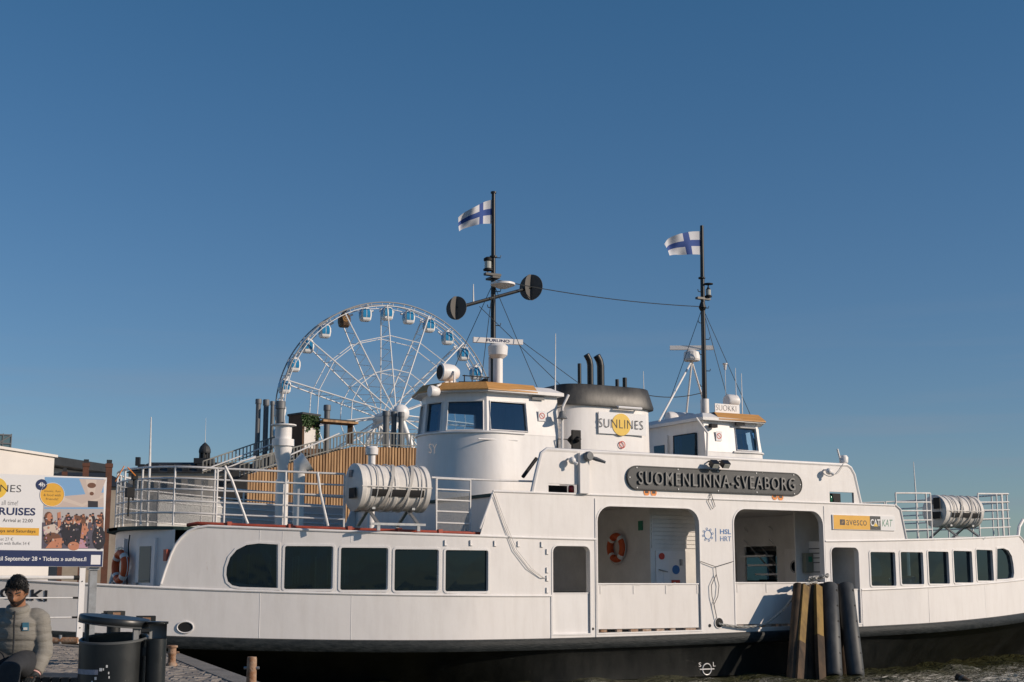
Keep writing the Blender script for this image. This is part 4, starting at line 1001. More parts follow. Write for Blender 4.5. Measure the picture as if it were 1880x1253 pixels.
# doors, cables on the end bulkhead
def end_wall_pt(q): w0 = HB - tside(-12.45) - .04; return Vector((-12.45 - .55 * (1 - q * q), HB + w0 * q, 0))
for qc in (-.62, -.02):
    a = end_wall_pt(qc - .15); b = end_wall_pt(qc + .15); d = (b - a).normalized(); nn = Vector((-abs(d.y), d.x if d.y > 0 else -d.x, 0)); nn = Vector((-d.y, d.x, 0)); nn = nn if nn.x < 0 else -nn
    c = (a + b) / 2 + nn * .03; zb = deck_z(c.x) + .1
    mb = MB(); mb.obox(c + Vector((0, 0, zb + .95)), d * .36, nn * .03, (0, 0, .95)); dr = mb.build('end_door', M['white2'], ferry)
    mb = MB(); mb.obox(c + nn * .034 + Vector((0, 0, zb + 1.35)), d * .22, nn * .006, (0, 0, .38)); mb.build('door_window', M['glass'], dr)
    mb = MB(); mb.obox(c + nn * .06 + d * .28 + Vector((0, 0, zb + .95)), d * .05, nn * .03, (0, 0, .02)); mb.build('door_handle', M['steel'], dr)
mb = MB(); c = end_wall_pt(-.93); mb.obox(c + Vector((-.05, 0, 2.75)), (.03, 0, 0), (0, .12, 0), (0, 0, .12)); mb.build('hose_box', M['redpipe'], ferry)
mb = MB(); mb.tube([end_wall_pt(-.3) + Vector((-.05, 0, z)) + Vector((.0, .05 * math.sin(z * 9), 0)) for z in [3.2 - .08 * i for i in range(22)]], .015, 5); mb.build('bulkhead_cable', M['matblack'], ferry, True)

# ---------------------------------------------------------------- masts
def stay(mb, a, b, r=.009): mb.tube([a, b], r, 5)
p_top = pt(906, 352, 4.0); p_mid = pt(906, 622, 4.0); p_bot = pt(908, 712, 4.0); ms = p_top.x
mb = MB(); mb.tube([(ms, 4, 6.9), (ms, 4, p_mid.z), (ms, 4, p_top.z - 2.0), (ms, 4, p_top.z)], [.075, .07, .06, .05], 12); m1 = mb.build('mast', M['black'], ferry, True)
m1['label'] = 'black mast with crossed-disc day shapes and radar bar'
mb = MB(); mb.lathe([(.055, 0), (.075, .01), (.075, .05), (.055, .06)], (ms, 4, p_top.z - .06), 12); z = pt(906, 474, 4).z
mb.lathe([(.06, 0), (.10, .01), (.10, .05), (.06, .06)], (ms, 4, z), 12); z = pt(906, 505, 4).z; mb.box(ms - .25, 3.93, z - .03, ms + .2, 4.07, z + .03); mb.box(ms - .12, 3.8, z - .12, ms + .1, 4.2, z - .07); mb.build_each('mast_fitting', M['black'], m1)
z = pt(895, 498, 4).z; sx_ = pt(894, 490, 4).x
mb = MB(); mb.lathe([(.12, 0), (.12, .04), (.085, .05), (.085, .25), (.11, .26), (.11, .32), (.05, .36)], (sx_, 3.95, z), 14); ml = mb.build('mast_lamp', M['matblack'], m1, True)
mb = MB(); mb.lathe([(.088, .06), (.088, .24)], (sx_, 3.95, z), 14); mb.build('lamp_glass', M['lens'], ml)
mb = MB(); q = pt(918, 526, 3.9); mb.lathe([(.02, -.1), (.12, -.08), (.32, .0), (.32, .05), (.02, .07)], (q.x, 3.75, q.z), 24); mb.build('radar_dish', M['white2'], m1, True)
# slanting spreader with two day shapes, each two discs set crosswise
a = pt(838, 566, 3.6); b = pt(975, 528, 4.4)
a = Vector((a.x, 3.6, a.z)); b = Vector((b.x, 4.4, b.z))
mb = MB(); mb.tube([a, b], .045, 8); mb.build('spreader', M['black'], m1, True)
for (c, r) in ((a, .30), (b, .35)):
    mb = MB(); rot = Matrix.Rotation(R(20), 3, 'Z')
    for k in range(2):
        ax = Vector((math.cos(R(-58 + 90 * k)), math.sin(R(-58 + 90 * k)), 0)); u = ax.cross(Vector((0, 0, 1)))
        ringf = [c + ax * .006 + (u * math.cos(t) + Vector((0, 0, 1)) * math.sin(t)) * r for t in [2 * PI * i / 28 for i in range(28)]]
        ringb = [p - ax * .012 for p in ringf]
        mb.add(ringf + ringb, [tuple(range(28)), tuple(range(55, 27, -1))] + [(i, (i + 1) % 28, 28 + (i + 1) % 28, 28 + i) for i in range(28)])
    mb.build('day_shape', mat('day_shape_grey', (.11, .105, .10), .75) if r < .32 else bpy.data.materials['day_shape_grey'], m1)
q = pt(869, 555, 3.8); q2 = pt(869, 522, 3.8); mb = MB(); mb.tube([q, q2], [.025, .012], 6); mb.build('aerial', M['rail'], m1)
# white pedestal with the long radar bar
q = pt(914, 712, 3.6); q2 = pt(914, 655, 3.6); mb = MB(); mb.tube([(q.x, 3.6, 6.95), (q.x, 3.6, q2.z)], .125, 16)
mb.lathe([(.15, 0), (.24, .08), (.26, .30), (.20, .36), (.05, .38)], (q.x, 3.6, q2.z - .05), 16); mb.tube([(q.x - .16, 3.75, 6.95), (q.x - .16, 3.75, q2.z)], .03, 8); rd = mb.build('radar_pedestal', M['white2'], m1, True)
a = pt(872, 632, 3.35); b = pt(952, 623, 3.6)
mb = MB(); z = (a.z + b.z) / 2; d = Vector((b.x - a.x, -.28, 0)).normalized(); c = Vector((q.x, 3.6, q2.z + .40)); L = .66
mb.obox(c, d * L, d.cross(Vector((0, 0, 1))) * .05, (0, 0, .065)); mb.build('radar_bar', M['white2'], m1)
co, fs, lo, hi = text_mesh('FURUNO', .03); nn = d.cross(Vector((0, 0, 1))); nn = nn if nn.y < 0 else -nn
vs = [c + d * ((v[0] - lo[0]) / (hi[0] - lo[0]) * .62 - .32) + Vector((0, 0, (v[1] - lo[1]) / (hi[1] - lo[1]) * .075 - .037)) + nn * .053 for v in co]
me = bpy.data.meshes.new('lettering'); me.from_pydata(vs, [], fs); me.materials.append(M['navy']); o = bpy.data.objects.new('lettering', me); col.objects.link(o); o.parent = m1
# mast steps and stays
mb = MB()
for i in range(6):
    z = 8.3 + .45 * i; sd = 1 if i % 2 else -1
    mb.tube([(ms, 4, z), (ms + sd * .18, 3.95, z), (ms + sd * .2, 3.95, z + .07)], .012, 5)
mb.build_each('mast_step', M['black'], m1)
mb = MB(); zt = pt(906, 520, 4).z
for (s, t, z) in ((-4.6, 3.0, 6.9), (-4.75, 4.9, 6.9), (-3.0, 2.9, 7.0), (-3.1, 5.0, 7.0)): stay(mb, (ms, 4, zt), (s, t, z))
stay(mb, (a.x + .2, 3.5, pt(838, 560, 3.6).z), (fc[0] - 1.2, 3.7, 7.25)); stay(mb, b + Vector((0, 0, 0)), (fc[0] - .1, 4, 7.2))
mb.build_each('stay_wire', M['wire'], m1)
# searchlights, horn and clutter on the first wheelhouse roof
mb = MB(); q = pt(826, 685, 3.4); mb.lathe([(.19, -.28), (.22, -.26), (.22, -.05), (.20, .10), (.12, .22), (.05, .25)], (q.x, 3.4, q.z), 20, 'X'); mb.tube([(q.x + .02, 3.4, 6.95), (q.x + .02, 3.4, q.z - .15)], .06, 10); mb.bar((q.x, 3.15, q.z), (q.x, 3.65, q.z), .05, .05); mb.bar((q.x, 3.15, q.z - .3), (q.x, 3.15, q.z), .04, .04); mb.bar((q.x, 3.65, q.z - .3), (q.x, 3.65, q.z), .04, .04); mb.bar((q.x, 3.15, q.z - .3), (q.x, 3.65, q.z - .3), .05, .05); sl_ = mb.build('searchlight', M['white2'], ferry, True)
mb = MB(); mb.lathe([(.0, 0), (.18, .0), (.18, .02)], (q.x - .285, 3.4, q.z), 20, 'X'); mb.build('searchlight_lens', M['matblack'], sl_)
mb = MB(); q = pt(792, 722, 3.4); mb.lathe([(.14, -.12), (.15, -.05), (.10, .12), (.04, .16)], (q.x, 3.25, q.z + .02), 16, 'X'); mb.tube([(q.x + .05, 3.3, 6.9), (q.x + .05, 3.3, q.z)], .04, 8); mb.tube([(q.x + .1, 3.3, 6.95), (q.x + .45, 3.4, 7.1), (q.x + .5, 3.4, 6.95)], .03, 6); mb.build('searchlight', M['white2'], ferry, True)
mb = MB(); q = pt(872, 700, 3.6)
for k in range(4): mb.tube([(q.x - .35 + .22 * k, 3.5, 6.95), (q.x - .35 + .22 * k, 3.5, q.z + .12)], .015, 5)
for z in (q.z - .08, q.z + .1): mb.tube([(q.x - .4, 3.5, z), (q.x + .35, 3.5, z)], .015, 5)
mb.lathe([(.03, -.5), (.05, -.1), (.08, .1), (.16, .22), (.16, .25)], (q.x + .1, 3.7, q.z - .05), 14, 'X'); mb.build('horn', M['matblack'], ferry)
mb = MB(); q = pt(1019, 712, 3.2); q2 = pt(1020, 613, 3.2); mb.tube([(q.x, 3.2, 6.8), tuple(q2)], [.022, .010], 6); mb.build('aerial', M['rail'], ferry)
mb = MB(); q = pt(1182, 705, 4.6); q2 = pt(1181, 682, 4.6); mb.tube([(q.x, 4.6, 7.1), tuple(q2)], [.016, .008], 6); mb.build('aerial', M['rail'], ferry)
# second mast
p_top = pt(1290, 415, 4.0); p_mid = pt(1290, 742, 4.0); ms2 = (p_top.x + p_mid.x) / 2
mb = MB(); mb.tube([(ms2, 4, 6.4), (ms2, 4, 7.4), (ms2 + .02, 4, p_top.z - 1.5), (ms2 + .04, 4, p_top.z)], [.075, .07, .06, .05], 12); m2 = mb.build('mast', M['black'], ferry, True); m2['label'] = 'plain black mast with radar on tripod and lamp'
mb = MB(); mb.tube([(ms2, 4, 6.4), (ms2, 4, 7.25)], .12, 12); mb.build('mast_foot', M['white2'], m2, True)
mb = MB(); z = pt(1290, 513, 4).z; mb.lathe([(.06, 0), (.10, .01), (.10, .05), (.06, .06)], (ms2, 4, z), 12); z = pt(1290, 548, 4).z; mb.box(ms2 - .2, 3.94, z - .04, ms2 + .25, 4.06, z + .02); mb.lathe([(.06, -.15), (.11, -.05), (.06, .1)], (ms2, 4, pt(1290, 562, 4).z), 10); mb.build_each('mast_fitting', M['black'], m2)
q = pt(1299, 545, 3.9); mb = MB(); mb.lathe([(.10, 0), (.10, .04), (.07, .05), (.07, .22), (.05, .24), (.02, .30), (.02, .36), (.14, .37), (.14, .39)], (ms2 + .18, 3.95, q.z), 14); ml = mb.build('mast_lamp', M['matblack'], m2, True)
mb = MB(); mb.lathe([(.073, .06), (.073, .21)], (ms2 + .18, 3.95, q.z), 14); mb.build('lamp_glass', M['lens'], ml)
mb = MB()
for i in range(7):
    z = 7.6 + .45 * i; sd = 1 if i % 2 else -1; mb.tube([(ms2, 4, z), (ms2 + sd * .17, 3.95, z), (ms2 + sd * .19, 3.95, z + .06)], .012, 5)
mb.build_each('mast_step', M['black'], m2)
mb = MB(); zt = pt(1290, 565, 4).z
stay(mb, (ms2, 4, zt), (4.35, 3.6, 6.75)); stay(mb, (ms2, 4, zt), (4.5, 4.6, 6.75)); stay(mb, (ms2, 4, zt), (2.2, 3.0, 6.5)); stay(mb, (ms2, 4, zt), (2.2, 5.0, 6.5))
mb.tube(catenary((ms, 4, pt(990, 531, 4).z + .12), (ms2, 4, pt(1285, 563, 4).z), .12), .012, 5); mb.tube(catenary((.6, 3.6, 7.2), (ms2, 4, 7.45), .12), .012, 5)
mb.build_each('stay_wire', M['wire'], m2)
c = pt(1270, 660, 4.6); mb = MB()
for (x, y, t) in ((1210, 763, 3.3), (1256, 757, 5.2), (1308, 757, 5.2)):
    f_ = pt(x, y, t); mb.tube([(c.x, 4.6, c.z - .05), (f_.x, t, 6.45)], .028, 8)
mb.build('radar_tripod', M['white2'], m2)
mb = MB(); mb.lathe([(.22, -.05), (.24, 0), (.22, .2), (.10, .26)], (c.x, 4.6, c.z), 16); d = Vector((.86, -.5, 0)); mb.obox((c.x, 4.6, c.z + .33), d * .62, (.025, .043, 0), (0, 0, .06)); mb.build('radar_bar', M['white2'], m2)
# name board, lamp, aerials and fan housing on the second wheelhouse roof
a = pt(1312, 741, 3.3); b = pt(1357, 760, 3.3)
mb = MB(); mb.box(a.x, 3.28, b.z - .02, b.x, 3.31, a.z); nb2 = mb.build('name_board', M['signwhite'], ferry); nb2['label'] = 'small white name board on the wheelhouse roof'
text_obj('lettering', 'SUOKKI', M['greyink'], nb2, pt(1315, 750, 3.27).x, pt(1352, 750, 3.27).x, (a.z + b.z) / 2 - .07, (a.z + b.z) / 2 + .09, 3.275, bold=-.015)
mb = MB(); q = pt(1344, 737, 3.7); mb.lathe([(.16, -.2), (.19, -.15), (.19, .12), (.12, .2)], (q.x, 3.7, q.z), 16, 'X'); mb.tube([(q.x, 3.7, 6.6), (q.x, 3.7, q.z)], .05, 8); mb.build('searchlight', M['white2'], ferry, True)
mb = MB(); q = pt(1252, 753, 4.6); mb.lathe([(.15, -.5), (.17, -.45), (.17, .35), (.14, .4)], (q.x, 4.6, 6.75), 16, 'X'); mb.build('fan_housing', M['white2'], ferry, True)
for (x, y) in ((1350, 676), (1361, 686)):
    mb = MB(); q = pt(x, y, 3.6); mb.tube([(q.x, 3.6, 6.5), tuple(q)], [.018, .008], 6); mb.build('aerial', M['rail'], ferry)
mb = MB(); q = pt(1331, 670, 3.8); mb.tube([(q.x, 3.8, 6.6), (q.x, 3.8, q.z)], .008, 6); mb.lathe([(.03, 0), (.05, .15), (.07, .16), (.07, .19)], (q.x, 3.8, q.z - .15), 10); mb.build('aerial', M['rail'], ferry)
mb = MB(); mb.tube([pt(1878, 955, 2.5), pt(1871, 968, 2.4), pt(1869, 985, 2.3)], .05, 8); mb.build('end_arch', M['white2'], ferry, True)
# box lamp on second wheelhouse
mb = MB(); q = pt(1310, 782, 2.5); mb.box(q.x - .1, 2.45, q.z - .05, q.x + .1, 2.59, q.z + .05); mb.build('wall_lamp', M['matblack'], whR)
mb = MB(); mb.box(2.95, 2.52, 6.38, 3.25, 2.58, 6.46); mb.build('wall_lamp', M['matblack'], whR)
# ================================================================ things carried by the ferry
def on_ship(name, label, cat, s, t, z, rz=0.0, group=None):
    return thing(name, label, cat, shipw(s, t, z), TH + rz, group)
def life_raft(label, s, t, z, L, r, text, rz=0.0):
    o = on_ship('life_raft', label, 'life raft', s, t, z, rz, 'life raft canisters')
    prof = [(r * .15, -L / 2 - .10), (r * .62, -L / 2 - .085), (r * .9, -L / 2 - .03), (r * 1.03, -L / 2), (r * 1.03, -L / 2 + .10), (r * .97, -L / 2 + .12)]
    k = 5
    for i in range(k):
        x = -L / 2 + .12 + (L - .24) * (i + .5) / k
        prof += [(r * .97, x - .06), (r * 1.015, x - .04), (r * 1.015, x + .03), (r * .97, x + .05)]
    prof += [(r * .97, L / 2 - .12), (r * 1.03, L / 2 - .10), (r * 1.03, L / 2), (r * .9, L / 2 + .03), (r * .6, L / 2 + .08), (r * .1, L / 2 + .10)]
    mb = MB(); mb.lathe(prof, (0, 0, 0), 40, 'X'); mb.build('shell', M['raft'], o, True)
    mb = MB(); mb.tube([(-L / 2 - .02, -r * 1.02, 0), (L / 2 + .02, -r * 1.02, 0)], .014, 6); mb.build('seam', M['raft'], o)
    mb = MB()
    n = 9
    for i in range(n + 1):
        a0 = R(-24 + 18 * i / n); mb.v.append((-L * .36, -r * 1.022 * math.cos(a0), r * 1.022 * math.sin(a0))); mb.v.append((L * .40, -r * 1.022 * math.cos(a0), r * 1.022 * math.sin(a0)))
    for i in range(n): mb.f.append((2 * i, 2 * i + 1, 2 * i + 3, 2 * i + 2)); mb.m.append(0)
    mb.build('label_strip', M['matblack'], o)
    for x in (-.28, -.08, .18, .36):
        mb = MB(); mb.tube([(x * L + .04 * math.sin(a), -r * 1.035 * math.cos(a), r * 1.035 * math.sin(a)) for a in [2 * PI * i / 36 for i in range(36)]], .012, 5, closed=True); mb.build('strap', M['cable'], o)
    for x in (-.12, .16):
        mb = MB(); rows = []
        for i in range(25):
            a = R(-110 + 200 * i / 24); xx = x * L + .16 * (a + .2); rows.append([(xx - .035, -r * 1.045 * math.cos(a), r * 1.045 * math.sin(a)), (xx + .035, -r * 1.045 * math.cos(a), r * 1.045 * math.sin(a))])
        mb.grid(rows); mb.build('lashing', M['strap'], o)
    mb = MB(); mb.box(-L / 2 - .125, -r * .75, -r * .5, -L / 2 - .09, -r * .1, -r * .06); mb.build('end_plate', M['matblack'], o)
    mb = MB(); mb.box(-L / 2 - .115, -r * .3, r * .42, -L / 2 - .075, r * .0, r * .72); mb.build('end_label', M['greyink'], o)
    h = r + .42
    for x in (-L * .28, L * .30):
        mb = MB()
        for sg in (-1, 1): mb.bar((x, 0, -r * .92), (x, sg * .55, -h + .12), .07, .04); mb.bar((x, sg * .55, -h + .14), (x, sg * .55, -h - .02), .07, .05, up=(0, 1, 0))
        mb.bar((x, -.3, -r * .9), (x, .3, -r * .9), .07, .05); mb.build('cradle', M['steel'], o)
    mb = MB(); mb.bar((-L * .4, -.56, -h + .12), (L * .4, -.56, -h + .12), .05, .05); mb.build('cradle_beam', M['steel'], o)
    return o
raft1 = life_raft('white barrel life raft on a steel cradle over the red pipe', on_plane(712, 897, .68)[0], .68, on_plane(712, 897, .68)[1], 1.62, .50, 0)
raft2 = life_raft('white barrel life raft with two black end plates by the far railing', on_plane(1750, 940, 1.25)[0], 1.25, on_plane(1750, 940, 1.25)[1], 1.45, .44, 0)
p = Vector((-.75 - .11, -.05, .1))
mb = MB(); mb.box(-.875, -.36, .05, -.84, -.12, .36); mb.build('end_plate', M['matblack'], raft2)
# two national flags: white with a blue cross
M['flagwhite'] = mat('flag_white', (.52, .53, .57), .9); M['flagblue'] = mat('flag_blue', (.02, .06, .24), .8)
def flag(label, corners, t, wav, ph):
    o = on_ship('flag', label, 'flag', 0, 0, 0, 0, 'flags flying from the masts')
    nu, nv = 36, 22; mb = MB(); rows = []
    ht, hb, ft, fb, mt, mbm = [pt(*c, t) for c in corners]
    for j in range(nv + 1):
        v = j / nv; row = []
        for i in range(nu + 1):
            u = i / nu
            top = (1 - u) ** 2 * ht + 2 * u * (1 - u) * mt + u * u * ft; bot = (1 - u) ** 2 * hb + 2 * u * (1 - u) * mbm + u * u * fb
            p = top.lerp(bot, v)
            p.y += wav * u ** .7 * math.sin(7.5 * u + ph + 1.2 * v) + .03 * u * math.sin(17 * u - 3 * v + ph)
            p.z += .02 * u * math.sin(9 * u + ph)
            row.append(tuple(p))
        rows.append(row)
    base = len(mb.v); mb.v += [p for r_ in rows for p in r_]
    for j in range(nv):
        for i in range(nu):
            u = (i + .5) / nu; v = (j + .5) / nv; blue = (.28 < u < .45) or (.36 < v < .64)
            mb.f.append((j * (nu + 1) + i, j * (nu + 1) + i + 1, (j + 1) * (nu + 1) + i + 1, (j + 1) * (nu + 1) + i)); mb.m.append(1 if blue else 0)
    mb.build('cloth', [M['flagwhite'], M['flagblue']], o, True)
    mb = MB(); mb.tube([tuple(ht + Vector((.05, 0, .02))), tuple(hb + Vector((.05, 0, -.02)))], .012, 5); mb.build('hoist_rope', M['cable'], o)
flag('blue-cross flag drooping from the mast with the day shapes', [(903, 367), (903, 411), (845, 398), (846, 424), (878, 372), (872, 410)], 4.0, .14, .3)
flag('blue-cross flag flying flat from the mast with the radar tripod', [(1287, 425), (1287, 468), (1221, 447), (1227, 469), (1240, 424), (1256, 467)], 4.0, .10, 1.4)
# lifebuoys
def lifebuoy(label, world, rz, r=.285):
    o = thing('lifebuoy', label, 'lifebuoy', world, rz, 'lifebuoys')
    n = 48; mb = MB()
    ring = [(0, r * math.cos(a), r * math.sin(a)) for a in [2 * PI * i / n for i in range(n)]]
    mb.tube(ring, .085, 12, closed=True); mb.build('ring', M['orange'], o, True)
    for k in range(4):
        a0 = PI / 4 + k * PI / 2; mb = MB(); mb.tube([(0, r * math.cos(a), r * math.sin(a)) for a in [a0 - .16 + .32 * i / 6 for i in range(7)]], .0875, 12); mb.build('reflective_band', M['tape'], o, True)
    mb = MB()
    for k in range(4):
        a0 = PI / 4 + k * PI / 2; mb.tube([(0, (r + .1 + .04 * math.sin(PI * i / 8)) * math.cos(a0 + PI / 2 * i / 8), (r + .1 + .04 * math.sin(PI * i / 8)) * math.sin(a0 + PI / 2 * i / 8)) for i in range(9)], .01, 5)
    mb.build_each('grab_line', M['cable'], o, True)
    return o
q = pt(1131, 1006, 3.0)
best = min([i * .02 for i in range(50, 290)], key=lambda t: abs(on_plane(1131, 1006, t)[0] + 1.10)); z = on_plane(1131, 1006, best)[1]
lifebuoy('orange lifebuoy hanging on the inner wall seen through the wide gate', shipw(-1.10, best, z), TH)
best = min([-.9 + .01 * i for i in range(120)], key=lambda q: abs((lambda w: 940 + FPX * w.x / (w.y * cP + (w.z - CAMZ) * sP))(shipw(end_wall_pt(q).x, end_wall_pt(q).y, 2.5)) - 234))
c = end_wall_pt(best); lifebuoy('orange lifebuoy between the two doors under the rounded deck end', shipw(c.x - .16, c.y, on_plane(234, 1041, c.y)[1]), TH + .12)

# ================================================================ mooring dolphin and rope
M['fender'] = mat('fender_rubber', (.030, .034, .038), .55, var=.5, scale=3, c2=(.07, .075, .078), stretch=(1, 1, .3), bump=.1)
M['pilewood'] = mat('pile_wood', (.09, .055, .03), .85, var=.6, scale=4, c2=(.025, .02, .016), stretch=(1, 1, .25), bump=.6)
M['pileyellow'] = mat('pile_yellow', (.27, .17, .045), .8, var=.8, scale=3, c2=(.12, .075, .03), stretch=(1, 1, .35), bump=.4)
dol = thing('mooring_dolphin', 'cluster of dark raked piles with yellow timbers standing in the water beside the ferry', 'piles', shipw(2.6, -1.0, 0), TH)
DI = dol.matrix_basis
def dpt(x, y, t):
    s, z = on_plane(x, y, t); return Vector((s - 2.6, t + 1.0, z))
def raked(xt, xb, tt, tb, yt=1075, yb=1238):
    a = dpt(xt, yt, tt); b = dpt(xb, yb, tb); return a, b, b + (b - a) * .6
for (xt, xb, tt, tb, r) in ((1466, 1456, -.5, -1.35, .13), (1490, 1487, -.45, -1.1, .16), (1536, 1550, -.4, -.9, .15), (1480, 1472, -.45, -1.1, .13), (1512, 1514, -.45, -1.1, .14)):
    a, b, c = raked(xt, xb, tt, tb); mb = MB(); mb.tube([a, b, c], [r, r * 1.15, r * 1.2], 14); mb.build('pile', M['pilewood'], dol, True)
for (xt, xm, xb, ym, w_) in ((1478, 1470.5, 1467, 1180, .10), (1501.5, 1504, 1507, 1168, .105)):
    a = dpt(xt, 1076, -.62); m_ = dpt(xm, ym, -1.2); b = dpt(xb, 1238, -1.5)
    mb = MB(); mb.bar(a, m_, w_ * 2, .10, up=(0, 1, 0)); mb.build('timber', M['pileyellow'], dol)
    mb = MB(); mb.bar(m_, b + (b - m_) * .8, w_ * 2.05, .12, up=(0, 1, 0)); mb.build('timber_foot', M['pilewood'], dol)
for (xt, xb, tt, tb) in ((1523, 1530.5, -.62, -1.55), (1552, 1571.5, -.62, -1.55)):
    a = dpt(xt, 1075, tt); b = dpt(xb, 1243, tb); mb = MB(); d = (b - a).normalized()
    mb.tube([a - d * 0, a + d * .02, b - d * .06, b], [.185, .20, .21, .17], 20); fe = mb.build('fender', M['fender'], dol, True)
    side = Vector((.2, -.98, 0)).normalized(); mb = MB()
    for i in range(6):
        p = a.lerp(b, .06 + .9 * i / 5.2) + side * .203; mb.tube([p - side * .01, p + side * .014], .034, 8)
    mb.build_each('bolt', M['matblack'], fe)
a, b = dpt(1462, 1079, -.5), dpt(1515, 1079, -.5); mb = MB(); mb.bar(a, b, .14, .16); mb.build('cross_beam', M['pilewood'], dol)
a, b = dpt(1466, 1160, -.85), dpt(1545, 1160, -.8); mb = MB(); mb.bar(a, b, .12, .16); mb.build('cross_beam', M['pilewood'], dol)
# rope: twisted strand tube
def rope_path(pts, n=80):
    pts = [Vector(p) for p in pts]; out = []
    P_ = [pts[0]] + pts + [pts[-1]]
    for i in range(1, len(P_) - 2):
        p0, p1, p2, p3 = P_[i - 1], P_[i], P_[i + 1], P_[i + 2]
        for j in range(n // (len(pts) - 1)):
            u = j / (n // (len(pts) - 1)); out.append(.5 * ((2 * p1) + (p2 - p0) * u + (2 * p0 - 5 * p1 + 4 * p2 - p3) * u * u + (3 * p1 - p0 - 3 * p2 + p3) * u ** 3))
    out.append(pts[-1]); return out
rp = rope_path([shipw(*pt(x, y, t)) for (x, y, t) in ((1320, 1145, .02), (1326, 1147, -.06), (1364, 1151, -.1), (1399, 1148, -.18), (1422, 1134, -.26), (1445, 1112, -.36), (1464, 1086, -.5), (1481, 1073, -.6), (1500, 1069, -.5))])
rope = thing('mooring_rope', 'pale twisted mooring rope sagging from the hull hole to the pile cluster', 'rope', rp[0], 0)
for k in range(3):
    mb = MB(); path = []
    for i, p in enumerate(rp):
        a = 2 * PI * k / 3 + i * .9; d = (rp[min(i + 1, len(rp) - 1)] - rp[max(i - 1, 0)]).normalized(); u = d.orthogonal().normalized(); v = d.cross(u)
        path.append(p - rp[0] + (u * math.cos(a) + v * math.sin(a)) * .014)
    mb.tube(path, .016, 6); mb.build('strand', M['rope'], rope, True)
random.seed(3)
coil = thing('rope_coil', 'frayed white rope bundle lashed over the pile tops', 'rope', shipw(*pt(1500, 1068, -.45)), TH)
for k in range(7):
    mb = MB(); path = [(-.32 + .68 * i / 10, random.uniform(-.08, .08), .03 + .02 * k * .3 + random.uniform(-.03, .04) + .10 * i / 10) for i in range(11)]
    mb.tube(path, random.uniform(.018, .03), 6); mb.build('strand', M['rope'], coil, True)
# a floating pole and a dark buoy on the water
a = at_z(1757, 1242, .10); b = at_z(1815, 1275, -.25)
lg = thing('floating_pole', 'dark pole end sticking up out of the water', 'pole', a, 0)
mb = MB(); mb.tube([(0, 0, 0), tuple((b - a) * .5), tuple((b - a) * 1.6)], [.085, .09, .09], 12); mb.build('pole', M['pilewood'], lg, True)
mb = MB(); mb.tube([tuple((b - a) * .12), tuple((b - a) * .2)], .094, 12); mb.build('band', M['fender'], lg, True)

# ================================================================ quay
QZ = 1.02
EDGE = [(4.6, -4), (3.2, 0), (.3, 8), (-2.94, 16.9), (-5.55, 24.1), (-9.2, 28.3), (-13, 28.0), (-60, 25)]
qpoly = EDGE + [(-60, -30), (20, -30), (14, -10)]
mb = MB(); mb.prism(qpoly, lambda x, y: (x, y, QZ - .035), lambda x, y: (x, y, -1.5))
M['granite'] = mat('quay_granite', (.24, .22, .195), .85, var=.4, scale=2.5, bump=.5, bscale=20)
quay = tag(mb.build('quay', M['granite']), kind='structure')
M['sett'] = mat('sett_a', (.27, .245, .215), .8, var=.4, scale=5, bump=.4, bscale=40)
M['sett2'] = mat('sett_b', (.20, .18, .165), .8, var=.4, scale=5, bump=.4, bscale=40)
M['sett3'] = mat('sett_c', (.33, .29, .25), .8, var=.35, scale=5, bump=.4, bscale=40)
def sett_verts(cx, cy, a, w, d, h, tilt):
    ca, sa = math.cos(a), math.sin(a); out = []
    for (k, z) in ((1.0, -.05), (1.0, h - .012), (.80, h)):
        for (i, j) in ((-1, -1), (1, -1), (1, 1), (-1, 1)):
            x, y = i * w / 2 * k, j * d / 2 * k; out.append((cx + x * ca - y * sa, cy + x * sa + y * ca, QZ - .02 + z + (tilt * i * .006 if z > 0 else 0)))
    return out
SF = [(0, 1, 5, 4), (1, 2, 6, 5), (2, 3, 7, 6), (3, 0, 4, 7), (4, 5, 9, 8), (5, 6, 10, 9), (6, 7, 11, 10), (7, 4, 8, 11), (8, 9, 10, 11)]
sett_meshes = []
for k in range(6):
    mb = MB(); vs = sett_verts(0, 0, 0, random.uniform(.16, .20), random.uniform(.105, .125), .022 + .004 * (k % 3), (-1) ** k); vs = [(x, y, z - QZ) for x, y, z in vs]; mb.add(vs, SF); sett_meshes.append(mb.mesh('sett', M[('sett', 'sett2', 'sett3')[k % 3]]))
ang = math.atan2(EDGE[4][1] - EDGE[3][1], EDGE[4][0] - EDGE[3][0]) + PI / 2
ca, sa = math.cos(ang), math.sin(ang); cells = []
inner = [(x - .22, y - .1) for x, y in EDGE] + [(-60, -30), (20, -30)]
for i in range(-90, 130):
    for j in range(-170, 80):
        u = i * .205 + (.10 if j % 2 else 0); v = j * .135
        x = -5.5 + u * ca - v * sa * -1 * 1; y = 24 + u * sa + v * ca * -1
        if -13.5 < x < -.5 and 8.5 < y < 28.4 and pip((x, y), inner): cells.append((x + random.uniform(-.008, .008), y + random.uniform(-.006, .006)))
def vis(x, y):
    w = Vector((x, y, QZ)) - Vector((0, 0, CAMZ)); dep = w.y * cP + w.z * sP; px = 940 + FPX * w.x / dep; py = 626.5 - FPX * (w.z * cP - w.y * sP) / dep
    return 92 < px < 500 and py < 1256 and not (140 < px < 300 and py > 1135)
cells.sort(key=lambda c: (not vis(*c), c[1])); 
for n_, (x, y) in enumerate(cells[:300]):
    o = bpy.data.objects.new('sett', sett_meshes[random.randrange(6)]); col.objects.link(o); o.parent = quay; o.location = (x, y, QZ); o.rotation_euler = (0, 0, ang + random.uniform(-.04, .04))
mb = MB()
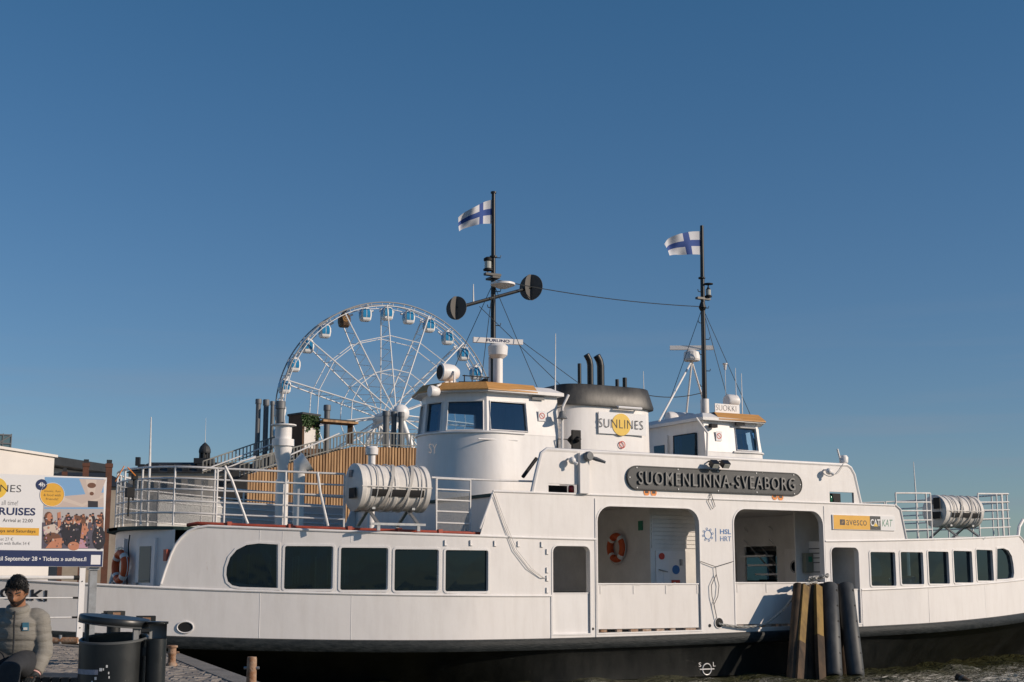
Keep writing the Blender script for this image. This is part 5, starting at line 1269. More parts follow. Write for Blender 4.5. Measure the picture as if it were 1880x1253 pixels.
for (x, y) in cells[300:]:
    mb.cm = random.randrange(3); mb.add(sett_verts(x, y, ang + random.uniform(-.04, .04), random.uniform(.165, .195), random.uniform(.108, .124), random.uniform(.016, .03), random.choice((-1, 1))), SF)
o = mb.build('paving_setts', [M['sett'], M['sett2'], M['sett3']], quay, fix=False); o['kind'] = 'stuff'
# granite kerb stones along the edge
mb = MB()
for k in range(2, 6):
    a = Vector((*EDGE[k], 0)); b = Vector((*EDGE[k + 1], 0)); L = (b - a).length; n = max(1, int(L / 1.1)); d = (b - a).normalized(); nn = Vector((d.y, -d.x, 0)); nn = nn if pip(tuple((a + b).xy / 2 + nn.xy * .2), qpoly) else -nn
    for i in range(n):
        c = a + d * (L * (i + .5) / n) + nn * .13; mb.obox(c + Vector((0, 0, QZ - .06)), d * (L / n / 2 - .008), nn * .145, (0, 0, .075))
for b_ in mb.pieces(): b_.build('kerb_stone', M['granite'], quay)
# quay-edge timber with rust, behind the fence
a = at_z(60, 1176, QZ + .08); b = at_z(143, 1176, QZ + .08)
M['rust'] = mat('rusty_iron', (.26, .12, .055), .85, var=.6, scale=9, c2=(.40, .30, .22), bump=.6)
tb = thing('edge_pipe', 'rusty horizontal pipe lying along the quay edge behind the fence', 'pipe', a, 0)
mb = MB(); mb.tube([(-.9, -.02, 0), tuple(b - a)], .06, 10); mb.build('pipe', M['rust'], tb, True)
mb = MB(); c = (b - a) * .62; mb.tube([tuple(c + Vector((0, -.03, -.2))), tuple(c + Vector((0, -.03, .1)))], .03, 8); mb.build('bracket', M['steel'], tb, True)
# bollards
def bollard(label, px, py, h, r, m):
    p = at_z(px, py, QZ); o = thing('iron_bollard', label, 'bollard', p, 0, 'rusty bollards on the quay edge')
    mb = MB(); mb.lathe([(r * 1.25, 0), (r * 1.2, h * .12), (r * .85, h * .2), (r * .8, h * .5), (r * 1.0, h * .62), (r * .85, h * .7), (r * .85, h * .86), (r * 1.15, h * .9), (r * 1.15, h * .98), (r * .9, h)], (0, 0, 0), 18); mb.build('post', m, o, True)
    mb = MB(); mb.tube([(-r * 1.5, 0, h * .66), (r * 1.5, 0, h * .66)], r * .22, 8); mb.build('pin', m, o, True)
bollard('short rusty iron bollard beside the litter bin', 315, 1224, .29, .065, M['rust'])
p = at_z(461, 1262, QZ); o = thing('iron_bollard', 'brown iron post standing alone at the cobbled quay corner', 'bollard', p, 0, 'rusty bollards on the quay edge')
mb = MB(); mb.lathe([(.058, 0), (.055, .2), (.055, .30), (.05, .33), (.0, .335)], (0, 0, 0), 16); mb.build('post', M['rust'], o, True)
mb = MB(); mb.tube([(-.085, -.01, .21), (.085, -.01, .21)], .016, 8); mb.build('pin', M['steel'], o, True)
M['blackiron'] = mat('black_iron', (.014, .016, .016), .55, var=.4, scale=6)
for (x, y, lab, rz) in ((210, 1122, 'black square bollard head rising behind the open bin lid', .5), (268, 1131, 'black square bollard head behind the ashtray of the bin', .3)):
    p = at_depth(x, y, 21.5 if x < 240 else 20.5); h = p.z - QZ; o = thing('mooring_bollard', lab, 'bollard', (p.x, p.y, QZ), rz, 'black mooring bollards')
    mb = MB(); mb.lathe([(.15, 0), (.15, .03), (.10, .06), (.10, h - .2)], (0, 0, 0), 16); mb.build('post', M['blackiron'], o, True)
    mb = MB(); mb.box(-.13, -.13, h - .22, .13, .13, h); mb.box(-.17, -.09, h - .19, -.131, .09, h - .03); mb.build('head', M['blackiron'], o)
    mb = MB(); mb.box(-.05, -.136, h - .16, .06, -.1305, h - .02); mb.build('rust_patch', M['rust'], o)

# ================================================================ advertising board on the quay fence
BO = at_z(143, 1182, QZ); BO.z = 0
def bpx(x, y, t=0.0): s, z = on_plane(x, y, t, BO); return s, z
board = thing('advertising_board', 'large white cruise advertisement board with crowd photo and navy strip', 'sign', (BO.x, BO.y, QZ), TH)
def B(name, x0, y0, x1, y1, t, m, par=board, th=.006):
    s0, z1 = bpx(x0, (y0 + y1) / 2)[0], bpx((x0 + x1) / 2, y0)[1]; s1, z0 = bpx(x1, (y0 + y1) / 2)[0], bpx((x0 + x1) / 2, y1)[1]
    mb = MB(); mb.box(s0, t, z0 - QZ, s1, t + th, z1 - QZ); return mb.build(name, m, par)
sR = bpx(191, 960)[0]; sL = sR - 4.4; zT = bpx(150, 876)[1] - QZ; zB = bpx(150, 1041)[1] - QZ
mb = MB(); mb.box(sL, -.06, zB, sR, -.02, zT); mb.build('panel', M['signwhite'], board)
zN = bpx(150, 1012)[1] - QZ
mb = MB(); mb.box(sL + .01, -.064, zB + .005, sR - .01, -.0605, zN); mb.build('navy_strip', M['navy'], board)
def bt(name, body, m, x0, x1, y0, y1, t=-.0625, bold=0.0):
    # right edge and height from the photo; x0 may lie outside the frame
    s0 = bpx(x0, (y0 + y1) / 2)[0]; s1 = bpx(x1, (y0 + y1) / 2)[0]; z1 = bpx(max(x1 - 20, 0), y0)[1] - QZ; z0 = bpx(max(x1 - 20, 0), y1)[1] - QZ
    return text_obj(name, body, m, board, s0, s1, z0, z1, t, bold=bold)
mb = MB(); c = bpx(-8, 897); mb.lathe([(.20, 0), (.20, .002)], (c[0], -.0625, c[1] - QZ), 28, 'Y'); mb.build('sun_disc', M['sunyellow'], board)
bt('lettering', 'SUNLINES', M['ink'], -67, 38, 891, 904, -.065, bold=-.012)
bt('lettering', 'all time!', M['greyink'], 2, 32, 919, 928, bold=-.01)
bt('lettering', 'CRUISES', M['navy'], -20, 64, 933, 947, bold=.025)
bt('lettering', 'Arrival at 22:00', M['ink'], 4, 59, 953, 959.5)
B('yellow_strip', -60, 969, 70.5, 983, -.0625, M['yellow'], th=.002)
bt('lettering', 'Fridays and Saturdays', M['ink'], -18, 64, 973, 980, -.0645, bold=.005)
bt('lettering', 'Ticket 27 \u20ac', M['greyink'], -14, 23, 987, 993, bold=-.005)
bt('lettering', 'Ticket with Buffet 54 \u20ac', M['greyink'], -14, 54, 995, 1001, bold=-.005)
bt('lettering', 'until September 28 \u2022 Tickets \u00bb sunlines.fi', M['signwhite'], -14, 157, 1023, 1033, -.0665, bold=.015)
B('blank_square', 165.5, 1019.5, 183, 1037, -.0665, M['signwhite'], th=.002)
# the printed photograph: flat shapes of colour
def pm(n, c): return mat('print_' + n, c, .4)
PM = [pm('sky', (.20, .38, .62)), pm('canopy', (.55, .45, .40)), pm('skin', (.52, .22, .13)), pm('dark', (.025, .022, .03)), pm('cream', (.62, .52, .45)), pm('brown', (.16, .07, .04)), pm('shade', (.10, .09, .12)), pm('haze', (.45, .42, .42)), pm('pink', (.50, .28, .36))]
ph = MB(); lay = [0]
def shape(pts, m):
    lay[0] += 1; ph.cm = m; t = -.0615 - .00004 * lay[0]
    ph.add([(bpx(x, y)[0], t, bpx(x, y)[1] - QZ) for x, y in pts], [tuple(range(len(pts)))])
def ell(cx, cy, rx, ry, m, n=14): shape([(cx + rx * math.cos(2 * PI * i / n), cy + ry * math.sin(2 * PI * i / n)) for i in range(n)], m)
shape([(81, 876.5), (189, 880), (189, 1008), (75, 1008), (78, 935)], 7); shape([(81, 876.5), (189, 880), (189, 935), (80, 935)], 0)
shape([(112, 912), (189, 905), (189, 932), (78, 932)], 1); shape([(112, 912), (150, 926), (189, 908), (189, 914), (150, 931), (105, 918)], 4)
shape([(144, 880), (193, 881), (181, 915), (163, 920), (158, 914)], 1); shape([(156, 881), (176, 882), (173, 905), (166, 913), (160, 903)], 4)
ell(167, 892, 8, 5, 5); ell(167, 907, 4, 3.5, 5); shape([(160, 920), (178.5, 921), (178.5, 932), (160, 932)], 3)
shape([(76, 960), (189, 955), (189, 1008), (75, 1008)], 6)
rs = random.Random(5)
for i in range(34):                            # the far crowd
    x = rs.uniform(112, 187); y = 944 + rs.uniform(0, 18); ell(x, y + 9, rs.uniform(3, 5), rs.uniform(7, 11), rs.choice([3, 3, 4, 5, 6, 2])); ell(x, y, 2.2, 2.8, 2, 9); ell(x + .3, y - 1.4, 2.3, 1.8, rs.choice([3, 5]), 9)
for (x, y, r, body, hair) in ((125, 956, 5.5, 3, 3), (142, 955, 6, 3, 5), (180, 962, 5, 3, 3)):
    ell(x, y + 26, r * 2.4, 22, body); ell(x, y, r, r * 1.2, 2); ell(x, y - 3, r * 1.05, r * .8, hair)
shape([(150, 962), (159, 962), (158, 980), (151, 990), (146, 988)], 2)
ell(88, 952, 8, 12, 5); ell(90, 950, 5, 7.5, 2); shape([(78, 968), (98, 962), (110, 972), (104, 980), (80, 984)], 4); shape([(104, 942), (110, 940), (111, 964), (105, 972)], 2)
ell(95, 990, 16, 12, 5); shape([(82, 1007), (96, 990), (113, 988), (112, 1007)], 2); ell(135, 984, 12, 15, 3); ell(134, 1003, 11, 8, 2); shape([(143, 1007), (146, 990), (156, 994), (160, 1007)], 8)
for i in range(150):
    x = rs.uniform(80, 187); y = rs.uniform(948, 1004); ell(x, y, rs.uniform(.6, 2.0), rs.uniform(.6, 2.6), rs.choice([3, 3, 6, 2, 5, 4, 8, 3]), 7)
ph.build('photo_print', PM, board, fix=False)
c = bpx(94.5, 909); mb = MB(); mb.lathe([(.225, 0), (.225, .002)], (c[0], -.0655, c[1] - QZ), 36, 'Y'); yb = mb.build('yellow_disc', M['yellow'], board)
mb = MB(); mb.tube([(c[0] + .228 * math.cos(a), -.0655, c[1] - QZ + .228 * math.sin(a)) for a in [2 * PI * i / 36 for i in range(36)]], .006, 4, closed=True); mb.build('disc_rim', M['signwhite'], board)
for i, tx in enumerate(('music, fun', '& food with', 'friends!')):
    w_ = (.15, .16, .115)[i]; text_obj('lettering', tx, M['ink'], board, c[0] - w_, c[0] + w_, c[1] - QZ + .045 - .075 * i, c[1] - QZ + .09 - .075 * i, -.0665, bold=-.005)
c = bpx(75, 890.5); mb = MB(); mb.lathe([(.105, 0), (.105, .002)], (c[0], -.068, c[1] - QZ), 30, 'Y'); mb.build('navy_disc', M['navy'], board)
text_obj('lettering', '4h', M['signwhite'], board, c[0] - .055, c[0] + .06, c[1] - QZ - .035, c[1] - QZ + .045, -.069, bold=.02)
# posts under the board
s0 = bpx(149, 1100)[0]
mb = MB(); mb.box(s0 - .055, -.018, 0, s0 + .055, .04, zT - .1); po = mb.build('post', M['white2'], board)
mb = MB()
for z in (zB - .28, .3): mb.lathe([(.012, 0), (.012, .01)], (s0, -.03, z), 8, 'Y')
mb.build_each('bolt', M['matblack'], po)
s1 = bpx(171, 1100)[0]
mb = MB(); mb.box(s1 - .07, .05, 0, s1 + .07, .19, zB - .06); mb.box(s1 - .10, .02, zB - .06, s1 + .10, .22, zB - .005); mb.build('steel_post', M['steel'], board)
for s in (sL + .3, sL + 2.2):
    mb = MB(); mb.box(s - .055, -.018, 0, s + .055, .04, zT - .1); mb.build('post', M['white2'], board)
# fence rails between the posts
fence = thing('quay_fence', 'white tube fence rails below the advertisement board', 'fence', (BO.x, BO.y, QZ), TH)
for (y, r) in ((1061, .035), (1098, .016), (1134, .016)):
    z = bpx(120, y)[1] - QZ; mb = MB(); mb.tube([(sL, .0, z), (s0 - .055, .0, z)], r, 8); rl = mb.build('rail', M['rail'], fence, True)
    mb = MB(); mb.tube([(s0 - .16, .0, z), (s0 - .056, .0, z)], r * 1.25, 8); mb.build('rail_sleeve', M['matblack'], rl, True)
for s in (s0 - 2.1, s0 - 4.0):
    mb = MB(); mb.box(s - .03, -.015, 0, s + .03, .015, bpx(120, 1058)[1] - QZ); mb.build('fence_post', M['rail'], fence)

# ================================================================ litter bin
bp_ = at_depth(211, 1140, 10.6); bin_ = thing('litter_bin', 'dark round litter bin with raised flat lid and side ashtray', 'bin', (bp_.x, bp_.y, QZ), -.12)
M['binpaint'] = mat('bin_paint', (.010, .012, .013), .36, var=.4, scale=5, c2=(.018, .021, .022))
zr = .735; r = .245
mb = MB(); rows = []
for (z, k) in ((0, .94), (.02, .97), (zr - .3, .985)): rows.append([(r * k * math.cos(a), r * k * math.sin(a), z) for a in [2 * PI * i / 48 for i in range(49)]])
rows.append([(r * math.cos(a), r * math.sin(a), zr - .035 * math.cos(a) * 0 + .03 * math.sin(a)) for a in [2 * PI * i / 48 for i in range(49)]])
rows.append([(r * .93 * math.cos(a), r * .93 * math.sin(a), zr + .03 * math.sin(a)) for a in [2 * PI * i / 48 for i in range(49)]])
rows.append([(r * .9 * math.cos(a), r * .9 * math.sin(a), .3) for a in [2 * PI * i / 48 for i in range(49)]])
mb.grid(rows); mb.build('drum', M['binpaint'], bin_, True)
mb = MB(); mb.tube([(r * .97 * math.cos(a), r * .97 * math.sin(a), zr + .004 + .03 * math.sin(a)) for a in [2 * PI * i / 48 for i in range(48)]], .011, 6, closed=True); mb.build('rim', mat('bin_rim', (.10, .105, .105), .4), bin_, True)
mb = MB(); lidc = Vector((0, 0, zr + .13)); tilt = R(6)
def lp(x, y, z): return (lidc.x + x * math.cos(tilt) + z * math.sin(tilt), y, lidc.z - x * math.sin(tilt) + z * math.cos(tilt))
rows = [[lp(r * k * math.cos(a), r * k * math.sin(a), z) for a in [2 * PI * i / 48 for i in range(49)]] for (k, z) in ((.0, -.02), (.96, -.02), (1.03, -.022), (1.05, -.01), (1.05, .02), (1.02, .03), (0, .034))]
mb.grid(rows); mb.build('lid', M['binpaint'], bin_, True)
mb = MB(); mb.tube([lp(r * 1.03 * math.cos(a), r * 1.03 * math.sin(a), -.024) for a in [2 * PI * i / 48 for i in range(48)]], .006, 5, closed=True); mb.build('lid_edge', bpy.data.materials['bin_rim'], bin_, True)
for a in (PI * .97, PI * .35, -PI * .30 + .5):
    mb = MB(); mb.bar((r * .9 * math.cos(a), r * .9 * math.sin(a), zr - .1), (r * .9 * math.cos(a), r * .9 * math.sin(a), zr + .13), .05, .012, up=(math.cos(a), math.sin(a), 0)); mb.build('lid_support', M['greysteel'], bin_)
ax_ = r + .085
mb = MB(); mb.lathe([(.066, .0), (.07, .03), (.072, .74)], (ax_, -.02, 0), 24); mb.box(r * .9, -.05, .3, ax_ - .03, .01, .36); mb.box(r * .9, -.05, .62, ax_ - .03, .01, .68); asht = mb.build('ashtray', M['binpaint'], bin_, True)
mb = MB(); rows = [[(ax_ + .07 * math.cos(a), -.02 + .07 * math.sin(a), z) for a in [PI * .12 + PI * .76 * i / 16 for i in range(17)]] for z in (.74, .845)]; mb.grid(rows); mb.build('ashtray_hood', M['greysteel'], asht, True)
mb = MB(); mb.lathe([(.078, .845), (.08, .85), (.08, .862), (.0, .866)], (ax_, -.02, 0), 24); mb.build('ashtray_cap', M['binpaint'], asht, True)
# torn stickers on the drum
def drum_patch(name, a0, a1, z0, z1, m, rr=r * .988):
    mb = MB(); rows = [[(rr * math.cos(a), rr * math.sin(a), z) for a in [a0 + (a1 - a0) * i / 12 for i in range(13)]] for z in (z0, z1)]; mb.grid(rows); return mb.build(name, m, bin_)
stk = mat('sticker_torn', (.34, .34, .40), .5, var=.4, scale=20)
drum_patch('sticker', R(195), R(268), .495, .53, stk, r * .992); drum_patch('sticker', R(193), R(199), .2, .53, stk, r * .993)
for (a, z, w_) in ((270, .52, 5), (281, .545, 3), (262, .46, 4), (256, .435, 3), (285, .50, 2), (286, .47, 2), (276, .525, 2)):
    drum_patch('sticker_scrap', R(a), R(a + w_), z, z + .012 + .002 * w_, M['tape'], r * .993)

# ================================================================ bench and the seated man
SEAT = QZ + .42
pm0 = at_depth(28, 1090, 11.45); MX, MY = pm0.x, pm0.y + .13
bench = thing('slatted_bench', 'dark slatted bench the man sits on', 'bench', (MX + .02, MY + .12, QZ), R(-14))
M['benchwood'] = mat('bench_dark', (.035, .038, .040), .55, var=.4, scale=6, bump=.2)
for i in range(22):
    x = -1.15 + .083 * i; mb = MB(); mb.box(x, -.27, .385, x + .066, .25, .418); mb.box(x, -.285, .16, x + .066, -.262, .415); mb.build('slat', M['benchwood'], bench)
for x in (-.9, .45):
    mb = MB(); mb.box(x, -.22, 0, x + .06, -.17, .385); mb.box(x, .17, 0, x + .06, .22, .385); mb.box(x, -.22, .33, x + .06, .22, .384); mb.build('leg_frame', M['greysteel'], bench)
def remesh(o, vox, smooth=6):
    md = o.modifiers.new('r', 'REMESH'); md.mode = 'VOXEL'; md.voxel_size = vox; md.use_smooth_shade = True
    sm = o.modifiers.new('s', 'SMOOTH'); sm.iterations = smooth; sm.factor = .5
    dg = bpy.context.evaluated_depsgraph_get(); me = bpy.data.meshes.new_from_object(o.evaluated_get(dg)); o.modifiers.clear()
    mats_ = list(o.data.materials); o.data = me
    if not me.materials:
        for m_ in mats_: me.materials.append(m_)
man = thing('person', 'seated man in a grey quilted jacket looking down, dark short hair and beard', 'person', (MX, MY, QZ), R(6))
def skinmat():
    m, n, l, b = nt('skin'); b.inputs['Base Color'].default_value = (.33, .155, .085, 1); b.inputs['Roughness'].default_value = .5
    b.inputs['Subsurface Weight'].default_value = .08; b.inputs['Subsurface Radius'].default_value = (.01, .004, .002); return m
M['skin'] = skinmat()
M['hair'] = mat('hair_black', (.007, .006, .006), .62, var=.3, scale=50)
M['beard'] = mat('beard', (.045, .026, .018), .7, var=.4, scale=80, bump=.5, bscale=200)
M['jacket'] = mat('jacket_grey', (.245, .23, .20), .75, var=.2, scale=14, bump=.45, bscale=14, stretch=(.7, .7, 2.2))
M['trouser'] = mat('trouser_dark', (.028, .030, .034), .8, var=.25, scale=12)
M['glove'] = mat('glove_dark', (.02, .025, .028), .7, var=.3, scale=14)
HC = Vector((0, -.135, 1.07)); HT = R(27)      # head centre, bowed forward
def hd(x, y, z):                               # head-local to body-local (y forward is negative)
    yy = y * math.cos(HT) + z * math.sin(HT) * -1; zz = z * math.cos(HT) + y * math.sin(HT)
    return (HC.x + x, HC.y + yy, HC.z + zz)
def head_r(th, ph):                            # th from the crown, ph around, -pi/2 = face
    dx, dy, dz = math.sin(th) * math.cos(ph), math.sin(th) * math.sin(ph), math.cos(th)
    x, y, z = dx * .076, dy * .096, dz * .118
    if z < 0: k = 1 - .30 * (-z / .118) ** 1.5; x *= k; y *= (1 - .12 * (-z / .118))
    f = max(0, -dy)
    g = lambda a, s: math.exp(-(a / s) ** 2)
    y -= f * (.026 * g(x, .012) * g(z + .018, .020) + .014 * g(x, .009) * g(z - .008, .02))          # nose
    y += f * .013 * (g(x - .030, .016) + g(x + .030, .016)) * g(z - .008, .014)                      # eye sockets
    y -= f * .007 * g(z - .028, .010) * g(x, .05)                                                    # brow
    y -= f * .006 * g(x, .022) * g(z + .062, .009); y -= f * .010 * g(x, .02) * g(z + .098, .016)    # lips, chin
    return hd(x, y, z)
mb = MB(); rows = [[head_r(PI * i / 40, 2 * PI * j / 56) for j in range(57)] for i in range(41)]; mb.grid(rows)
for sg in (-1, 1): mb.sphere(hd(sg * .078, .012, -.005), .03, 10, 8, .35, .6, 1.0)
mb.tube([(0, -.03, .86), (0, -.06, .94), (0, -.10, 1.02)], [.075, .06, .058], 16)
mb.tube([(0, .07, .46), (0, .03, .62), (0, -.02, .78), (0, -.04, .88)], [.12, .11, .12, .09], 18)
SH = [Vector((sg * .158, -.02, .86)) for sg in (-1, 1)]
ELB = [Vector((-.27, -.06, .60)), Vector((.212, -.03, .60))]; WR = [Vector((-.2, -.26, .47)), Vector((.175, -.17, .425))]
HIP = [Vector((sg * .095, .03, .50)) for sg in (-1, 1)]; KN = [Vector((-.30, -.42, .50)), Vector((.06, -.46, .50))]; AN = [Vector((-.30, -.47, .09)), Vector((.05, -.50, .09))]
for k in range(2):
    mb.tube([SH[k] * .6 + Vector((0, 0, .34)), SH[k], ELB[k], WR[k]], [.07, .06, .045, .03], 12)
    mb.tube([HIP[k], KN[k], AN[k]], [.095, .062, .042], 12); mb.tube([AN[k] + Vector((0, .06, -.04)), AN[k] + Vector((0, -.14, -.06))], [.04, .035], 10)
def hand(mb, w, fwd, side, s=1.0, grow=0.0):   # palm and five bent fingers
    fwd = Vector(fwd).normalized(); side = Vector(side).normalized(); dn = fwd.cross(side); dn = dn if dn.z < 0 else -dn
    c = w + fwd * .045; mb.obox(c, fwd * .045, side * .038, dn * .014)
    for i, (o_, L) in enumerate(((-.030, .070), (-.010, .080), (.010, .076), (.029, .060))):
        b = w + fwd * .085 + side * o_; mb.tube([b - fwd * .015, b + fwd * L * .45 + dn * .006, b + fwd * L * .75 + dn * .026, b + fwd * L * .85 + dn * .046], [.0095 + grow, .0088 + grow, .008 + grow, .007 + grow], 8)
    b = w + fwd * .03 - side * .036; mb.tube([b + side * .01, b - side * .028 + fwd * .025 + dn * .008, b - side * .034 + fwd * .055 + dn * .016], [.012 + grow, .010 + grow, .008 + grow], 8)
hand(mb, WR[1], (-.05, -.35, -.12), (-1, .1, 0)); hand(mb, WR[0], (-.05, -.6, .05), (1, 0, 0))
body = mb.build('body', M['skin'], man, True); remesh(body, .006, 3)
# jacket: quilted rings, remeshed into one garment
def puff(path, rad, n, m, amp, seg=24, sx=1.0, sy=1.0):
    path = [Vector(p) for p in path]; L = [0]
    for i in range(1, len(path)): L.append(L[-1] + (path[i] - path[i - 1]).length)
    pts = []; rs = []; K = n * 8
    for i in range(K + 1):
        d = L[-1] * i / K; j = max(k for k in range(len(L)) if L[k] <= d + 1e-9); j = min(j, len(L) - 2); u = (d - L[j]) / (L[j + 1] - L[j])
        pts.append(path[j].lerp(path[j + 1], u)); rs.append((rad[j] + (rad[j + 1] - rad[j]) * u) * (1 - amp + amp * abs(math.sin(PI * i / 8)) ** .55))
    return pts, rs
mb = MB()
pts, rs_ = puff([(0, .075, .47), (0, .05, .56), (0, .0, .70), (0, -.035, .83), (0, -.045, .905)], [.187, .19, .19, .170, .095], 4, mb, .065)
for i, (p, r_) in enumerate(zip(pts, rs_)): pass
rows = [[(p.x + r_ * 1.08 * math.cos(a), p.y + r_ * .78 * math.sin(a), p.z) for a in [2 * PI * j / 40 for j in range(41)]] for p, r_ in zip(pts, rs_)]
mb.grid([[tuple(pts[0])] * 41] + rows + [[tuple(pts[-1])] * 41])
for k in range(2):
    a_ = SH[k] * .55 + Vector((0, -.01, .39)); pts, rs_ = puff([a_, SH[k] + Vector((0, 0, .0)), ELB[k], WR[k] + (ELB[k] - WR[k]) * .12], [.082, .087, .074, .056], 8, mb, .075); mb.tube(pts, rs_, 20)
pts, rs_ = puff([(0, -.055, .87), (0, -.085, .965)], [.105, .088], 2, mb, .10); mb.tube(pts, rs_, 24)
jk = mb.build('jacket', M['jacket'], man, True); remesh(jk, .007, 2)
mb = MB(); mb.tube([(0.005, -.215 + .02, .50), (.005, -.168, .62), (.005, -.172, .72), (.003, -.185, .82), (.0, -.165, .92)], .007, 6); mb.build('zip', M['trouser'], jk, True)
mb = MB(); c = Vector((.085, -.146, .80)); mb.obox(c, (.022, .008, 0), (0, .006, .0), (0, -.004, .032)); em = mb.build('chest_badge', mat('badge_blue', (.03, .13, .20), .6), jk)
mb = MB(); mb.obox(c + Vector((0, -.008, -.016)), (.014, .004, 0), (0, .002, .0), (0, -.003, .010)); mb.build('badge_mark', M['tape'], jk)
mb = MB(); mb.tube([(.15, -.135, .52), (.09, -.165, .60)], .004, 5); mb.build('pocket_seam', M['trouser'], jk)
mb = MB(); mb.tube([(0, .06, .46), (0, .03, .53)], [.17, .165], 20)
for k in range(2): mb.tube([HIP[k], HIP[k].lerp(KN[k], .5) + Vector((0, 0, .008)), KN[k], AN[k] + Vector((0, 0, .03))], [.125, .105, .082, .066], 18)
tr = mb.build('trousers', M['trouser'], man, True); remesh(tr, .010, 5)
for k in range(2):
    mb = MB(); mb.tube([AN[k] + Vector((0, .085, -.045)), AN[k] + Vector((0, .02, -.035)), AN[k] + Vector((0, -.10, -.05)), AN[k] + Vector((0, -.165, -.06))], [.042, .05, .043, .028], 14); mb.build('shoe', M['matblack'], man, True)
mb = MB(); hand(mb, WR[1], (-.05, -.35, -.12), (-1, .1, 0), grow=.003); mb.tube([WR[1] + (ELB[1] - WR[1]) * .1, WR[1], WR[1] - (ELB[1] - WR[1]).normalized() * .03], [.042, .038, .034], 14); gl = mb.build('glove', M['glove'], man, True); remesh(gl, .005, 2)
d = (ELB[1] - WR[1]).normalized()
for k in range(2):
    mb = MB(); a = WR[1] + d * (.012 + .024 * k); mb.tube([a, a + d * .012], .0445, 16); mb.build('cuff_stripe', M['tape'] if k else mat('cuff_pink', (.6, .35, .32), .7), gl, True)
# hair cap, beard, brows, eyes
mb = MB(); rows = []; hr = random.Random(4)
jit = [hr.uniform(-1, 1) for _ in range(57)]; jit[56] = jit[0]
for i in range(29):
    row = []
    for j in range(57):
        ph = 2 * PI * j / 56; face = max(0, -math.sin(ph)); temple = math.exp(-((abs(math.cos(ph)) - .93) / .10) ** 2)
        lim = PI * (.53 - .24 * face ** .6 + .05 * temple + .035 * face * math.cos(ph) + .012 * jit[j]); u = i / 28; th = lim * u
        p = Vector(head_r(th, ph)); c = Vector(hd(0, 0, 0)); edge = min(1, (1 - u) * 3.5)
        vol = .02 + .15 * edge * max(0, math.cos(th)) ** .8 * (1 + .45 * face) + .022 * edge * math.sin(7 * ph + 4 * th) + .02 * edge * math.sin(19 * ph - 9 * th + jit[j])
        row.append(tuple(c + (p - c) * (1 + vol)))
    rows.append(row)
hc_ = Vector(hd(0, 0, 0))
for k in range(700):
    j = hr.randrange(56); ph = 2 * PI * (j + hr.random()) / 56; face = max(0, -math.sin(ph)); i = min(27, int(28 * hr.random() ** .55)); p = Vector(rows[i][j]).lerp(Vector(rows[min(28, i + 1)][j + 1]), hr.random())
    nr_ = (p - hc_).normalized(); sw = Vector((.55 + hr.uniform(-.5, .5), hr.uniform(-.6, .3), -.35 - .5 * (i / 28))); sw = (sw - nr_ * sw.dot(nr_)).normalized(); L_ = hr.uniform(.014, .034)
    mb.tube([p - nr_ * .004, p + nr_ * .007 + sw * L_ * .45, p + nr_ * .004 + sw * L_], [.0028, .0024, .0008], 3, cap=False)
mb.grid(rows); mb.build('hair', M['hair'], man, True)
mb = MB(); rows = []
for i in range(15):
    row = []
    for j in range(41):
        ph = -PI / 2 - R(86) + R(172) * j / 40; side = abs(ph + PI / 2) / R(86); th0 = PI * (.622 - .06 * side ** 1.5 - .05 * max(0, side - .8) / .2); th = th0 + (PI * .90 - th0) * i / 14
        p = Vector(head_r(th, ph)); c = Vector(hd(0, 0, 0)); row.append(tuple(c + (p - c) * (1.035 if 0 < i < 14 else .99)))
    rows.append(row)
mb.grid(rows); mb.build('beard', M['beard'], man, True)
mb = MB(); mb.tube([Vector(head_r(PI * .665, -PI / 2 - .28 + .56 * i / 8)) + Vector((0, -.003, 0)) for i in range(9)], .0055, 6); mb.build('moustache', M['beard'], man, True)
mb = MB(); mb.tube([Vector(head_r(PI * .715, -PI / 2 - .24 + .48 * i / 8)) + Vector((0, -.004, 0)) for i in range(9)], .005, 6); mb.build('lips', mat('lips', (.28, .10, .07), .5), man, True)
for sg in (-1, 1):
    mb = MB(); mb.tube([Vector(head_r(PI * .405 + .02 * abs(i - 3) / 3, -PI / 2 + sg * (.20 + .10 * i))) + Vector((0, -.002, 0)) for i in range(6)], .005, 6); mb.build('eyebrow', M['hair'], man, True)
    mb = MB(); mb.tube([Vector(head_r(PI * .475, -PI / 2 + sg * (.26 + .06 * i))) + Vector((0, -.001, 0)) for i in range(6)], .0042, 6); mb.build('eyelid', M['beard'], man, True)
# ================================================================ land behind the ferry
LZ = 1.5
mb = MB(); mb.prism([(-600, 62), (-34, 62), (-9, 84), (6, 100), (10, 240), (-40, 330), (-600, 700)], lambda x, y: (x, y, LZ), lambda x, y: (x, y, -2))
tag(mb.build('far_quay', mat('far_quay', (.15, .145, .14), .9, var=.3, scale=.3)), kind='structure')
M['slate'] = mat('slate_roof', (.030, .033, .037), .6, var=.4, scale=.8, bump=.3)
M['brick'] = mat('chimney_brick', (.16, .065, .04), .9, var=.4, scale=2, c2=(.10, .05, .035), bump=.4)
M['plaster'] = mat('plaster_white', (.72, .68, .64), .8, var=.1, scale=.4)
M['stone'] = mat('stone_beige', (.42, .36, .29), .85, var=.25, scale=.6)
M['winglass'] = mat('far_window', (.02, .025, .03), .12)
M['vent'] = mat('vent_grey', (.15, .16, .17), .5, var=.2, scale=.8)
M['batten'] = mat('batten_wood', (.58, .35, .17), .7, var=.4, scale=1.2, c2=(.22, .12, .06), stretch=(2, 2, .2))
M['battendark'] = mat('batten_gap', (.10, .055, .028), .9)
M['hutwood'] = mat('hut_wood', (.11, .06, .032), .8, var=.3, scale=1, stretch=(3, 3, .3))
